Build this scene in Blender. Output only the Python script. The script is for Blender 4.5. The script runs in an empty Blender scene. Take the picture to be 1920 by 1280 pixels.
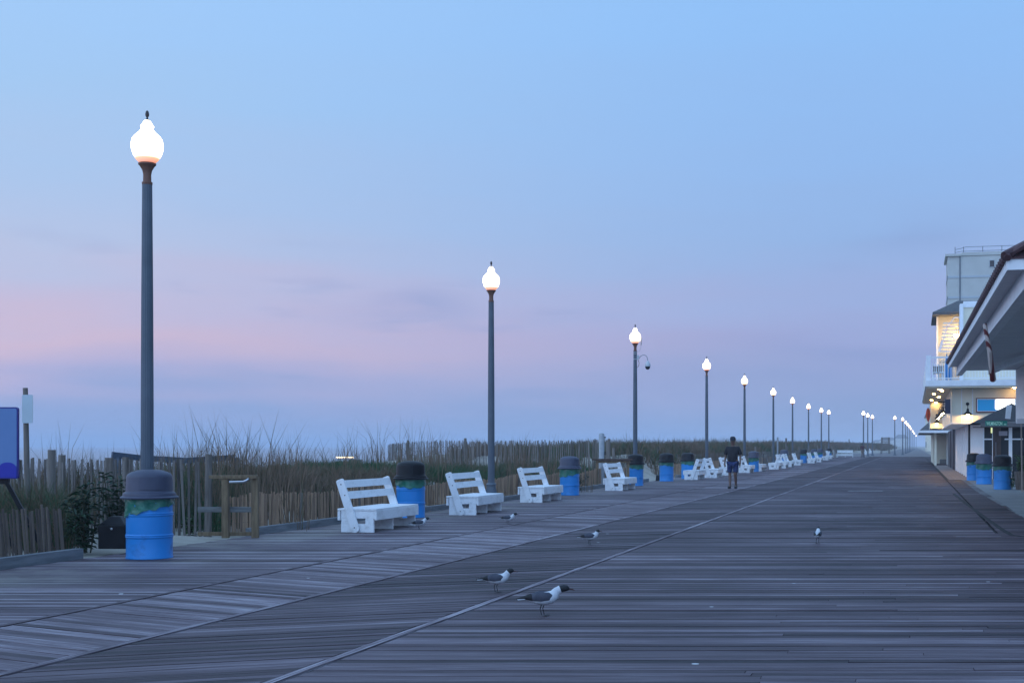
import bpy, bmesh, math, random
import numpy as np
from mathutils import Vector, Matrix

random.seed(7)
RNG = np.random.default_rng(11)
SC = bpy.context.scene
COL = SC.collection

# ------------------------------------------------------------------ camera
# world axes: +Y runs along the boardwalk, +X inland, camera 1.45 m above the boards
CAM_H = 1.45
FPX = 2400.0                      # focal length in pixels of the 1920 px wide photograph
TH = math.atan(513.0 / FPX)       # yaw between optical axis and boardwalk
CS, SN = math.cos(TH), math.sin(TH)
cam = bpy.data.cameras.new("camera")
cam_o = bpy.data.objects.new("camera", cam)
COL.objects.link(cam_o)
cam_o.location = (0, 0, CAM_H)
cam_o.rotation_euler = (math.radians(90), 0, TH)
cam.sensor_width = 36
cam.lens = FPX / 1920 * 36
cam.shift_x = -0.125
cam.shift_y = 195 / 1920
cam.clip_start = 0.1
cam.clip_end = 9000
SC.camera = cam_o


def srgb(h, a=1.0):
    h = h.lstrip('#')
    c = [int(h[i:i + 2], 16) / 255 for i in (0, 2, 4)]
    c = [x / 12.92 if x <= .04045 else ((x + .055) / 1.055) ** 2.4 for x in c]
    return (*c, a)


# ------------------------------------------------------------------ sky
W = bpy.data.worlds.new("World")
SC.world = W
W.use_nodes = True
nt = W.node_tree
nt.nodes.clear()
N = nt.nodes.new
L = nt.links.new
tc = N('ShaderNodeTexCoord')
sep = N('ShaderNodeSeparateXYZ'); L(tc.outputs['Generated'], sep.inputs[0])


def wmath(op, a, b=None, c=None, clamp=False):
    n = N('ShaderNodeMath'); n.operation = op; n.use_clamp = clamp
    for i, v in enumerate((a, b, c)):
        if v is None: continue
        if isinstance(v, (int, float)): n.inputs[i].default_value = v
        else: L(v, n.inputs[i])
    return n.outputs[0]


def ramp(stops, fac):
    r = N('ShaderNodeValToRGB')
    el = r.color_ramp.elements
    while len(el) > 1: el.remove(el[-1])
    el[0].position = stops[0][0]; el[0].color = stops[0][1]
    for p, c in stops[1:]:
        e = el.new(p); e.color = c
    L(fac, r.inputs[0])
    return r.outputs[0]


across = wmath('ADD', wmath('MULTIPLY', sep.outputs[0], CS), wmath('MULTIPLY', sep.outputs[1], SN))
mp = N('ShaderNodeMapping'); L(tc.outputs['Generated'], mp.inputs[0])
mp.inputs['Scale'].default_value = (2.6, 2.6, 17)
mp.inputs['Rotation'].default_value = (0, math.radians(4), 0)
ns = N('ShaderNodeTexNoise'); L(mp.outputs[0], ns.inputs[0])
ns.inputs['Scale'].default_value = 1.6; ns.inputs['Detail'].default_value = 4; ns.inputs['Roughness'].default_value = .5
nz = wmath('SUBTRACT', ns.outputs[0], .5)
zz = wmath('ADD', sep.outputs[2], wmath('MULTIPLY', nz, 0.075))
fac = wmath('ADD', wmath('MULTIPLY', zz, 1.0), 0.1)   # 0.1 = horizon


def st(lst): return [((z + .1), srgb(c)) for z, c in lst]


left = ramp(st([(-.1, '#88A2D2'), (0, '#8DA5D4'), (.022, '#94A8D6'), (.045, '#BAB4D8'), (.073, '#D5BED4'), (.10, '#C9C0DC'),
                (.135, '#BBC7E6'), (.19, '#AEC9EE'), (.25, '#A6CBF4'), (.33, '#A3CDFC'), (.6, '#9CC6F6'), (.9, '#9CC4F4')]), fac)
right = ramp(st([(-.1, '#869FCC'), (0, '#8CA2CE'), (.022, '#8DA3D0'), (.05, '#95A6D3'), (.08, '#9EA8D6'), (.11, '#9EB0DE'),
                 (.16, '#95B6E6'), (.22, '#93BBEF'), (.33, '#91C1F8'), (.6, '#8FBCF2'), (.9, '#90BAF0')]), fac)
mr = N('ShaderNodeMapRange'); mr.interpolation_type = 'SMOOTHSTEP'
L(across, mr.inputs[0])
mr.inputs[1].default_value = -.50; mr.inputs[2].default_value = .22
mx = N('ShaderNodeMix'); mx.data_type = 'RGBA'
L(mr.outputs[0], mx.inputs[0]); L(left, mx.inputs[6]); L(right, mx.inputs[7])
# soft grey-blue cloud wisps low in the sky
mp2 = N('ShaderNodeMapping'); L(tc.outputs['Generated'], mp2.inputs[0])
mp2.inputs['Scale'].default_value = (5, 5, 34); mp2.inputs['Location'].default_value = (3.1, .7, 0)
n2 = N('ShaderNodeTexNoise'); L(mp2.outputs[0], n2.inputs[0])
n2.inputs['Scale'].default_value = 1.5; n2.inputs['Detail'].default_value = 5
w = N('ShaderNodeMapRange'); w.interpolation_type = 'SMOOTHSTEP'; L(n2.outputs[0], w.inputs[0])
w.inputs[1].default_value = .56; w.inputs[2].default_value = .74
band = N('ShaderNodeMapRange'); band.interpolation_type = 'SMOOTHSTEP'; L(sep.outputs[2], band.inputs[0])
band.inputs[1].default_value = .20; band.inputs[2].default_value = .07
wf = wmath('MULTIPLY', wmath('MULTIPLY', w.outputs[0], band.outputs[0]), .38)
for (h0, z0, dh, dz, am) in ((-.163, .103, .030, .0075, .45), (-.185, .098, .055, .006, .18), (.165, .074, .075, .011, .45), (.21, .155, .045, .012, .35), (.05, .052, .10, .006, .3)):
    q1 = wmath('POWER', wmath('MULTIPLY', wmath('ADD', across, -h0), 1 / dh), 2)
    q2 = wmath('POWER', wmath('MULTIPLY', wmath('ADD', zz, -z0), 1 / dz), 2)
    gss = wmath('EXPONENT', wmath('MULTIPLY', wmath('ADD', q1, q2), -1))
    lump = wmath('MULTIPLY', ns.outputs[0], 2.0 * am)
    wf = wmath('ADD', wf, wmath('MULTIPLY', gss, lump), None, True)
mx2 = N('ShaderNodeMix'); mx2.data_type = 'RGBA'
L(wf, mx2.inputs[0]); L(mx.outputs[2], mx2.inputs[6]); mx2.inputs[7].default_value = srgb('#8A9FD0')
# brightness added to the unseen sky overhead and behind the camera, lighting the scene
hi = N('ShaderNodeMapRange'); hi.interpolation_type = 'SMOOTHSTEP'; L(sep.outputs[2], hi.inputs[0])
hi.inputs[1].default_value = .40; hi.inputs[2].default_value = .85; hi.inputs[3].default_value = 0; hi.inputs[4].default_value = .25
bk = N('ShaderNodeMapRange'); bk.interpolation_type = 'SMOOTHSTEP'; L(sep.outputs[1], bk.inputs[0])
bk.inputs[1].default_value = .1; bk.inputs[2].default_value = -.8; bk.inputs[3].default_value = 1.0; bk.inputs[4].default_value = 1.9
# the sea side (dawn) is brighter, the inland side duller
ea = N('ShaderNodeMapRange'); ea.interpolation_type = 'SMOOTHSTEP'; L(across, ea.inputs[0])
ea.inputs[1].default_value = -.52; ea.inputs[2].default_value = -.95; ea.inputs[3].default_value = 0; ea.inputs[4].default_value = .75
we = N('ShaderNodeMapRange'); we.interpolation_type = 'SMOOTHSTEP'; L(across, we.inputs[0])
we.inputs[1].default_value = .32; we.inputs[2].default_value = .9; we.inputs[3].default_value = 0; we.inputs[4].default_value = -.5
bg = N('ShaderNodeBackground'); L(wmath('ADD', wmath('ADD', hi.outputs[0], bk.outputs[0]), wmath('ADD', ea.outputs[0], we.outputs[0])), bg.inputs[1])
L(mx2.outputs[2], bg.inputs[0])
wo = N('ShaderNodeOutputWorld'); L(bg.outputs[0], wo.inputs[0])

# faint broad dawn glow from the sea side
sun = bpy.data.lights.new("sun", 'SUN'); sun.energy = 0.10; sun.angle = math.radians(40); sun.color = (1, .86, .88)
sun_o = bpy.data.objects.new("sun", sun); COL.objects.link(sun_o)
sun_o.rotation_euler = (math.radians(38), math.radians(-38), 0)

SC.view_settings.view_transform = 'Standard'
SC.view_settings.look = 'None'
SC.view_settings.exposure = 0
SC.view_settings.gamma = 1
SC.render.engine = 'CYCLES'
SC.cycles.max_bounces = 6
SC.cycles.volume_bounces = 1
SC.cycles.sample_clamp_indirect = 4


# ------------------------------------------------------------------ helpers
def G(px, py, z=0.0):
    """point of the horizontal plane z seen at pixel (px,py) of the 1920x1280 photograph"""
    D = FPX * (CAM_H - z) / (py - 835.0)
    return P(px, py, D)


def P(px, py, D):
    xc = (px - 1200) / FPX * D
    return Vector((xc * CS - D * SN, xc * SN + D * CS, CAM_H + (835 - py) / FPX * D))


def XZ(px, py, Y):
    a = (px - 1200) / FPX
    return P(px, py, Y / (a * SN + CS))


def YZ(px, py, X):
    a = (px - 1200) / FPX
    return P(px, py, X / (a * CS - SN))


class MB:
    def __init__(s):
        s.v = []; s.f = []; s.m = []; s.uv = {}
        s.a = []

    def add(s, vs, fs, m=0, a=None):
        o = len(s.v)
        s.v += [tuple(p) for p in vs]
        s.f += [tuple(i + o for i in f) for f in fs]
        s.m += [m] * len(fs)
        s.a += [(a if a is not None else 0.0)] * len(vs)
        return s

    def box(s, x0, x1, y0, y1, z0, z1, m=0, a=None):
        v = [(x0, y0, z0), (x1, y0, z0), (x1, y1, z0), (x0, y1, z0), (x0, y0, z1), (x1, y0, z1), (x1, y1, z1), (x0, y1, z1)]
        f = [(3, 2, 1, 0), (4, 5, 6, 7), (0, 1, 5, 4), (1, 2, 6, 5), (2, 3, 7, 6), (3, 0, 4, 7)]
        return s.add(v, f, m, a)

    def beam(s, p, q, w, h, up=(0, 0, 1), m=0, a=None, w2=None, h2=None):
        """box from p to q, width w (sideways), height h (along up)"""
        p, q = Vector(p), Vector(q)
        d = (q - p).normalized()
        up = Vector(up)
        sd = d.cross(up)
        if sd.length < 1e-4: sd = d.cross(Vector((1, 0, 0)))
        sd.normalize(); u = sd.cross(d).normalized()
        w2 = w if w2 is None else w2; h2 = h if h2 is None else h2
        v = []
        for c, ww, hh in ((p, w, h), (q, w2, h2)):
            for i, j in ((-1, -1), (1, -1), (1, 1), (-1, 1)):
                v.append(c + sd * (i * ww / 2) + u * (j * hh / 2))
        return s.add(v, [(0, 1, 2, 3), (7, 6, 5, 4), (0, 4, 5, 1), (1, 5, 6, 2), (2, 6, 7, 3), (3, 7, 4, 0)], m, a)

    def tube(s, pts, r, n=8, m=0, a=None, cap=True):
        pts = [Vector(p) for p in pts]
        if not isinstance(r, (list, tuple)): r = [r] * len(pts)
        rings = []
        pu = None
        for i, p in enumerate(pts):
            d = (pts[min(i + 1, len(pts) - 1)] - pts[max(i - 1, 0)]).normalized()
            u = pu if pu is not None else (Vector((0, 0, 1)) if abs(d.z) < .9 else Vector((1, 0, 0)))
            sd = d.cross(u).normalized(); u = sd.cross(d).normalized(); pu = u
            rings.append([p + (sd * math.cos(2 * math.pi * k / n) + u * math.sin(2 * math.pi * k / n)) * r[i] for k in range(n)])
        v = [q for rg in rings for q in rg]
        f = []
        for i in range(len(pts) - 1):
            for k in range(n):
                k2 = (k + 1) % n
                f.append((i * n + k2, i * n + k, (i + 1) * n + k, (i + 1) * n + k2))
        if cap:
            f.append(tuple(range(n))); f.append(tuple(reversed(range((len(pts) - 1) * n, len(pts) * n))))
        return s.add(v, f, m, a)

    def lathe(s, prof, n=24, c=(0, 0, 0), m=0, flute=None, cap=True):
        """prof: list of (r, z); flute(r, z, k) -> r"""
        v = []
        for r, z in prof:
            for k in range(n):
                t = 2 * math.pi * k / n
                rr = flute(r, z, k) if flute else r
                v.append((c[0] + rr * math.cos(t), c[1] + rr * math.sin(t), c[2] + z))
        f = []
        for i in range(len(prof) - 1):
            for k in range(n):
                k2 = (k + 1) % n
                f.append((i * n + k, i * n + k2, (i + 1) * n + k2, (i + 1) * n + k))
        if cap:
            f.append(tuple(reversed(range(n)))); f.append(tuple(range((len(prof) - 1) * n, len(prof) * n)))
        return s.add(v, f, m)

    def prism(s, poly, axis, lo, hi, m=0):
        """poly: 2D points; axis 'x','y','z' the extrusion axis"""
        def mk(p, t):
            if axis == 'y': return (p[0], t, p[1])
            if axis == 'x': return (t, p[0], p[1])
            return (p[0], p[1], t)
        n = len(poly)
        v = [mk(p, lo) for p in poly] + [mk(p, hi) for p in poly]
        f = [tuple(range(n)), tuple(reversed(range(n, 2 * n)))]
        for i in range(n):
            j = (i + 1) % n
            f.append((i, i + n, j + n, j))
        return s.add(v, f, m)

    def build(s, name, mats, parent=None, smooth=False, attr=None, bevel=0, loc=None):
        me = bpy.data.meshes.new(name)
        me.from_pydata(s.v, [], s.f)
        if not isinstance(mats, (list, tuple)): mats = [mats]
        for m in mats: me.materials.append(m)
        if len(mats) > 1:
            me.polygons.foreach_set('material_index', s.m)
        if attr:
            at = me.attributes.new(attr, 'FLOAT', 'POINT')
            at.data.foreach_set('value', s.a)
        bm = bmesh.new(); bm.from_mesh(me)
        bmesh.ops.recalc_face_normals(bm, faces=bm.faces)
        bm.to_mesh(me); bm.free()
        if smooth:
            me.polygons.foreach_set('use_smooth', [True] * len(me.polygons))
            try: me.set_sharp_from_angle(angle=math.radians(40))
            except Exception: pass
        o = bpy.data.objects.new(name, me)
        COL.objects.link(o)
        if parent: o.parent = parent
        if loc is not None: o.location = loc
        if bevel:
            b = o.modifiers.new('bevel', 'BEVEL'); b.width = bevel; b.segments = 2; b.limit_method = 'ANGLE'
        return o


def tag(o, label=None, cat=None, group=None, kind=None):
    if label: o['label'] = label
    if cat: o['category'] = cat
    if group: o['group'] = group
    if kind: o['kind'] = kind
    return o


def thing(name, label, cat, loc=(0, 0, 0), rz=0, group=None):
    o = bpy.data.objects.new(name, None)
    COL.objects.link(o)
    o.empty_display_size = .2
    o.location = loc; o.rotation_euler = (0, 0, rz)
    return tag(o, label, cat, group)


def dup(root, loc, rz, label, scale=None):
    r = root.copy(); COL.objects.link(r); r.location = loc; r.rotation_euler = (0, 0, rz); r['label'] = label
    if scale: r.scale = scale
    for ch in list(root.children):
        c = ch.copy(); COL.objects.link(c); c.parent = r
        for g in list(ch.children):
            d = g.copy(); COL.objects.link(d); d.parent = c
    return r


MATS = {}


def mat(name, c1, c2=None, rough=.7, scale=4.0, stretch=(1, 1, 1), metal=0, spec=.5, bump=0, bscale=None, detail=5, lo=.35, hi=.65,
        attr=None, attr_amt=0, emit=None, estr=0, trans=0, alpha=None, coat=0, subs=0):
    m = bpy.data.materials.new(name); m.use_nodes = True
    t = m.node_tree; b = t.nodes['Principled BSDF']
    b.inputs['Roughness'].default_value = rough
    b.inputs['Metallic'].default_value = metal
    b.inputs['Specular IOR Level'].default_value = spec
    b.inputs['Base Color'].default_value = c1
    if coat: b.inputs['Coat Weight'].default_value = coat
    if trans: b.inputs['Transmission Weight'].default_value = trans
    if emit:
        b.inputs['Emission Color'].default_value = emit; b.inputs['Emission Strength'].default_value = estr
    need = c2 or bump
    if need:
        tcn = t.nodes.new('ShaderNodeTexCoord'); mpn = t.nodes.new('ShaderNodeMapping')
        mpn.inputs['Scale'].default_value = stretch
        t.links.new(tcn.outputs['Object'], mpn.inputs[0])
    if c2:
        nn = t.nodes.new('ShaderNodeTexNoise'); nn.inputs['Scale'].default_value = scale; nn.inputs['Detail'].default_value = detail
        nn.inputs['Roughness'].default_value = .6
        t.links.new(mpn.outputs[0], nn.inputs[0])
        r = t.nodes.new('ShaderNodeValToRGB'); r.color_ramp.elements[0].position = lo; r.color_ramp.elements[1].position = hi
        r.color_ramp.elements[0].color = c1; r.color_ramp.elements[1].color = c2
        fo = nn.outputs[0]
        if attr:
            an = t.nodes.new('ShaderNodeAttribute'); an.attribute_name = attr
            ad = t.nodes.new('ShaderNodeMath'); ad.operation = 'MULTIPLY_ADD'
            t.links.new(an.outputs['Fac'], ad.inputs[0]); ad.inputs[1].default_value = attr_amt
            t.links.new(nn.outputs[0], ad.inputs[2])
            fo = ad.outputs[0]
        t.links.new(fo, r.inputs[0]); t.links.new(r.outputs[0], b.inputs['Base Color'])
    if bump:
        n3 = t.nodes.new('ShaderNodeTexNoise'); n3.inputs['Scale'].default_value = bscale or scale * 3; n3.inputs['Detail'].default_value = 6
        t.links.new(mpn.outputs[0], n3.inputs[0])
        bp = t.nodes.new('ShaderNodeBump'); bp.inputs['Distance'].default_value = bump; bp.inputs['Strength'].default_value = 1
        t.links.new(n3.outputs[0], bp.inputs['Height']); t.links.new(bp.outputs[0], b.inputs['Normal'])
    MATS[name] = m
    return m


def g(v, w=None): return (v, v, v, 1) if w is None else (*w, 1)


M_white = mat('white_painted_wood', (.82, .83, .84, 1), (.56, .56, .55, 1), .55, 7, (1, .5, 1), bump=.0015, lo=.50, hi=.80)
M_pole = mat('grey_painted_metal', (.10, .125, .155, 1), (.08, .10, .125, 1), .5, 3, spec=.5)
M_bronze = mat('dark_bronze_metal', (.045, .03, .026, 1), rough=.5)
M_cup = mat('rust_brown_metal', (.22, .10, .06, 1), (.16, .07, .045, 1), .55, 12)
M_globe = mat('lit_globe_glass', (.9, .85, .75, 1), rough=.4, emit=(1, .83, .60, 1), estr=4.5)
_t = M_globe.node_tree; _tc = _t.nodes.new('ShaderNodeTexCoord'); _s = _t.nodes.new('ShaderNodeSeparateXYZ'); _t.links.new(_tc.outputs['Object'], _s.inputs[0])
_m = _t.nodes.new('ShaderNodeMapRange'); _m.inputs[1].default_value = 5.34; _m.inputs[2].default_value = 5.47; _t.links.new(_s.outputs[2], _m.inputs[0])
_r = _t.nodes.new('ShaderNodeValToRGB'); _e = _r.color_ramp.elements; _e[0].color = (.16, .045, .012, 1); _e[1].color = (1, .80, .55, 1); _e.new(.45).color = (.30, .11, .035, 1); _e.new(.62).color = (.9, .62, .36, 1)  # amber fade painted into the globe's glow, for unevenly lit glass
_t.links.new(_m.outputs[0], _r.inputs[0]); _t.links.new(_r.outputs[0], _t.nodes['Principled BSDF'].inputs['Emission Color'])
M_black = mat('black_plastic', (.006, .006, .008, 1), (.010, .010, .012, 1), .45, 5, spec=.22)
M_lidblue = mat('slate_blue_plastic', (.058, .062, .10, 1), (.045, .05, .082, 1), .5, 5)
M_drum = mat('blue_painted_steel', (.010, .225, .60, 1), (.012, .11, .30, 1), .42, 3.2, lo=.57, hi=.74, bump=.0015, bscale=5)
M_bag = mat('green_bin_liner', (.008, .10, .070, 1), (.018, .18, .12, 1), .3, 7, bump=.02, bscale=9)
M_oldwood = mat('weathered_wood', (.09, .075, .06, 1), (.20, .17, .145, 1), .85, 4, (6, 6, .6), bump=.003, attr='tone', attr_amt=.25)
M_picket = mat('snow_fence_slat', (.16, .095, .06, 1), (.50, .32, .20, 1), .85, 3, (5, 5, .8), attr='tone', attr_amt=.55, lo=.4, hi=1.05)
M_greypicket = mat('grey_fence_slat', (.05, .042, .037, 1), (.21, .185, .165, 1), .85, 3, (5, 5, .8), attr='tone', attr_amt=.55, lo=.4, hi=1.05)
M_timber = mat('brown_timber', (.13, .085, .045, 1), (.24, .17, .095, 1), .8, 3, (6, 6, 1), bump=.002)
M_wire = mat('rusty_wire', (.10, .075, .06, 1), rough=.7)
M_chrome = mat('steel_tube', (.45, .47, .50, 1), rough=.3, metal=1)
M_galv = mat('galvanised_metal', (.40, .42, .44, 1), (.3, .32, .34, 1), .5, 8)
M_bluepanel = mat('sign_blue_panel', (.12, .22, .44, 1), (.10, .20, .41, 1), .5, 2)
M_navy = mat('sign_navy', (.006, .012, .20, 1), rough=.35)
M_kerb = mat('kerb_timber', (.13, .14, .15, 1), (.22, .23, .24, 1), .8, 3, (5, .6, 5), bump=.003)

# ------------------------------------------------------------------ terrain
def sst(a, b, x):
    t = np.clip((x - a) / (b - a), 0, 1); return t * t * (3 - 2 * t)


def hgt(X, Y):
    X = np.asarray(X, float); Y = np.asarray(Y, float)
    left = sst(-10.9, -13.2, X)
    H = .50 - .10 * sst(31, 37, Y) + .60 * sst(54, 60, Y) - .12 * sst(-13, -19, X)
    H = H + .12 * np.sin(Y * .31 + X * .2) + .10 * np.sin(Y * .13 - X * .45 + 1.3) + .05 * np.sin(Y * .9 + X * .7)
    gap = 1 - (sst(13.2, 15.0, Y) * (1 - sst(18.8, 21.5, Y))) * .93
    gap2 = 1 - (sst(48.5, 50.5, Y) * (1 - sst(55.5, 57.5, Y))) * .75
    H = H * gap * gap2
    dune = left * H * (1 - sst(-21, -34, X))
    beach = -1.1 * sst(-24, -48, X) - 1.6 * sst(-60, -110, X) - 1.2 * sst(-110, -220, X)
    ripple = .015 * np.sin(X * 2.1 + Y * .7) * left
    # beyond Y=166 the beach side steps inland
    lf = sst(-5.4, -7.5, X) * sst(262, 270, Y)
    dune = np.maximum(dune, lf * .9 * (1 - sst(-21, -34, X)))
    return -.06 + .035 * left + dune + beach + ripple


xs = np.concatenate([np.linspace(-900, -230, 8), np.linspace(-220, -60, 14), np.linspace(-56, -24, 17), np.linspace(-23, -10.4, 43), np.linspace(-9, 6, 9), np.linspace(8, 30, 8), np.array([60, 150, 700])])
ys = np.concatenate([np.linspace(-60, 8, 6), np.linspace(9, 30, 60), np.linspace(30.6, 62, 60), np.linspace(63, 200, 90), np.linspace(210, 700, 15), np.array([900, 2500])])
XX, YY = np.meshgrid(xs, ys, indexing='ij')
ZZ = hgt(XX, YY)
# sand drifts spilling onto the boards at the two beach paths
def drift(cx, cy, rx, ry, h):
    return h * np.exp(-((XX - cx) / rx) ** 2 - ((YY - cy) / ry) ** 2)
ZZ = ZZ + drift(-11.5, 17.0, .9, 1.6, .12) + drift(-11.2, 53.0, .8, 2.2, .14)
nx, ny = len(xs), len(ys)
vv = np.stack([XX, YY, ZZ], -1).reshape(-1, 3)
ff = [(i * ny + j, (i + 1) * ny + j, (i + 1) * ny + j + 1, i * ny + j + 1) for i in range(nx - 1) for j in range(ny - 1)]
M_sand = mat('beach_sand', (.30, .27, .22, 1), (.42, .38, .32, 1), .95, 1.2, bump=.02, bscale=6)
me = bpy.data.meshes.new('ground'); me.from_pydata(vv.tolist(), [], ff); me.materials.append(M_sand)
me.polygons.foreach_set('use_smooth', [True] * len(me.polygons))
ground = bpy.data.objects.new('ground', me); COL.objects.link(ground); tag(ground, kind='structure')

M_sea = mat('sea_water', (.10, .15, .20, 1), rough=.28, spec=.5, bump=.12, bscale=.35)
mb = MB(); mb.add([(-4500, -1500, -2.6), (-95, -1500, -2.6), (-95, 4500, -2.6), (-4500, 4500, -2.6)], [(0, 1, 2, 3)])
tag(mb.build('sea', M_sea), kind='structure')

# ------------------------------------------------------------------ boardwalk: individual planks
def board_material():
    m = bpy.data.materials.new('weathered_deck_boards'); m.use_nodes = True
    t = m.node_tree; b = t.nodes['Principled BSDF']; n = t.nodes.new; l = t.links.new
    uv = n('ShaderNodeUVMap'); uv.uv_map = 'UVMap'
    at = n('ShaderNodeAttribute'); at.attribute_name = 'tone'
    sep = n('ShaderNodeSeparateXYZ'); l(uv.outputs[0], sep.inputs[0])
    cb = n('ShaderNodeCombineXYZ')
    m1 = n('ShaderNodeMath'); m1.operation = 'MULTIPLY'; l(sep.outputs[0], m1.inputs[0]); m1.inputs[1].default_value = .9
    m2 = n('ShaderNodeMath'); m2.operation = 'MULTIPLY'; l(sep.outputs[1], m2.inputs[0]); m2.inputs[1].default_value = 48
    l(m1.outputs[0], cb.inputs[0]); l(m2.outputs[0], cb.inputs[1])
    grain = n('ShaderNodeTexNoise'); grain.inputs['Scale'].default_value = 1.4; grain.inputs['Detail'].default_value = 6; grain.inputs['Roughness'].default_value = .65
    l(cb.outputs[0], grain.inputs[0])
    geo = n('ShaderNodeNewGeometry')
    big = n('ShaderNodeTexNoise'); big.inputs['Scale'].default_value = .35; big.inputs['Detail'].default_value = 4
    l(geo.outputs['Position'], big.inputs[0])
    # value = grain*.55 + tone*.55 + big*.35
    def mad(a, k, c):
        x = n('ShaderNodeMath'); x.operation = 'MULTIPLY_ADD'; l(a, x.inputs[0]); x.inputs[1].default_value = k
        if isinstance(c, (int, float)): x.inputs[2].default_value = c
        else: l(c, x.inputs[2])
        return x.outputs[0]
    v = mad(grain.outputs[0], 1.9, mad(at.outputs['Fac'], .62, mad(big.outputs[0], .75, -1.20)))
    r = n('ShaderNodeValToRGB'); e = r.color_ramp.elements
    e[0].position = .05; e[0].color = (.014, .009, .011, 1)
    e[1].position = 1.0; e[1].color = (.42, .375, .40, 1)
    for p, c in ((.28, (.044, .026, .032, 1)), (.50, (.088, .061, .071, 1)), (.75, (.172, .132, .152, 1))):
        x = e.new(p); x.color = c
    l(v, r.inputs[0])
    # sparse pale droppings and litter specks
    vo = n('ShaderNodeTexVoronoi'); vo.inputs['Scale'].default_value = 1.1; l(geo.outputs['Position'], vo.inputs[0])
    ls = n('ShaderNodeMath'); ls.operation = 'LESS_THAN'; l(vo.outputs['Distance'], ls.inputs[0]); ls.inputs[1].default_value = .028
    mxn = n('ShaderNodeMix'); mxn.data_type = 'RGBA'; l(ls.outputs[0], mxn.inputs[0]); l(r.outputs[0], mxn.inputs[6]); mxn.inputs[7].default_value = (.55, .55, .55, 1)
    # wind-blown sand dusting the boards near the beach paths
    sp = n('ShaderNodeSeparateXYZ'); l(geo.outputs['Position'], sp.inputs[0])
    sx = n('ShaderNodeMapRange'); sx.interpolation_type = 'SMOOTHSTEP'; l(sp.outputs[0], sx.inputs[0])
    sx.inputs[1].default_value = -7.6; sx.inputs[2].default_value = -10.3
    dn = n('ShaderNodeTexNoise'); dn.inputs['Scale'].default_value = .55; dn.inputs['Detail'].default_value = 7; dn.inputs['Roughness'].default_value = .7
    l(geo.outputs['Position'], dn.inputs[0])
    dr = n('ShaderNodeMapRange'); dr.interpolation_type = 'SMOOTHSTEP'; l(dn.outputs[0], dr.inputs[0]); dr.inputs[1].default_value = .40; dr.inputs[2].default_value = .66
    dm = n('ShaderNodeMath'); dm.operation = 'MULTIPLY'; l(sx.outputs[0], dm.inputs[0]); l(dr.outputs[0], dm.inputs[1])
    dm2 = n('ShaderNodeMath'); dm2.operation = 'MULTIPLY'; l(dm.outputs[0], dm2.inputs[0]); dm2.inputs[1].default_value = .75
    mx3 = n('ShaderNodeMix'); mx3.data_type = 'RGBA'; l(dm2.outputs[0], mx3.inputs[0]); l(mxn.outputs[2], mx3.inputs[6]); mx3.inputs[7].default_value = (.27, .245, .21, 1)
    l(mx3.outputs[2], b.inputs['Base Color'])
    b.inputs['Roughness'].default_value = .62
    b.inputs['Specular IOR Level'].default_value = .35
    bp = n('ShaderNodeBump'); bp.inputs['Distance'].default_value = .004; l(grain.outputs[0], bp.inputs['Height']); l(bp.outputs[0], b.inputs['Normal'])
    return m


M_board = board_material()


def planks(name, strips, label):
    V, F, A, UV = [], [], [], []
    for (X0, X1, slope, Y0, Y1, bias, piece, wid) in strips:
        y = Y0
        kk = 0
        while y < Y1:
            wv = wid * math.sqrt(1 + slope * slope)       # extent in Y of one plank
            gap = .0075
            cuts = [X0]
            x = X0 + random.uniform(.35, 1) * piece
            while x < X1 - .5:
                cuts.append(x); x += piece * random.uniform(.8, 1.1)
            cuts.append(X1)
            for a, b in zip(cuts[:-1], cuts[1:]):
                a2 = a + .002; b2 = b - .002
                z = random.gauss(0, .0014)
                t1 = random.gauss(0, .0010)
                ya = y + slope * (a2 - X0); yb = y + slope * (b2 - X0)
                o = len(V)
                dz = -.03
                V += [(a2, ya, z), (b2, yb, z + t1), (b2, yb + wv - gap, z + t1), (a2, ya + wv - gap, z),
                      (a2, ya, dz), (b2, yb, dz), (b2, yb + wv - gap, dz), (a2, ya + wv - gap, dz)]
                F += [(o, o + 1, o + 2, o + 3), (o + 4, o + 5, o + 1, o), (o + 6, o + 7, o + 3, o + 2)]
                tone = min(1.1, max(-.1, random.gauss(.5 + bias, .27)))
                A += [tone] * 8
                u0 = random.uniform(0, 60); v0 = random.uniform(0, 60); ln = (b2 - a2)
                q = [(u0, v0), (u0 + ln, v0), (u0 + ln, v0 + wid), (u0, v0 + wid)]
                UV += q + q + q
            y += wv; kk += 1
    me = bpy.data.meshes.new(name); me.from_pydata(V, [], F); me.materials.append(M_board)
    at = me.attributes.new('tone', 'FLOAT', 'POINT'); at.data.foreach_set('value', A)
    ul = me.uv_layers.new(name='UVMap'); ul.data.foreach_set('uv', [c for p in UV for c in p])
    o = bpy.data.objects.new(name, me); COL.objects.link(o)
    tag(o, kind='structure')
    return o


S_R = math.tan(TH)
YF = 170
planks('boardwalk', [
    (-3.80, 6.0, S_R, 1, 20.75, -.02, 7.5, .10),
    (-10.42, -7.22, S_R * .95, -1, YF, .26, 9, .10),
    (-7.13, -5.70, -.287, 2, YF, .30, 9, .10),
    (-5.60, -3.91, .60, 1, YF, -.14, 9, .10),
    (-3.80, 1.32, S_R, 20.87, YF, -.02, 5.0, .10),
], '')
planks('boardwalk_apron', [(1.37, 2.18, S_R, 20.9, 56, -.22, 3, .14), (1.46, 2.6, S_R, 96, YF, -.1, 3, .14)], '')
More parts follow.
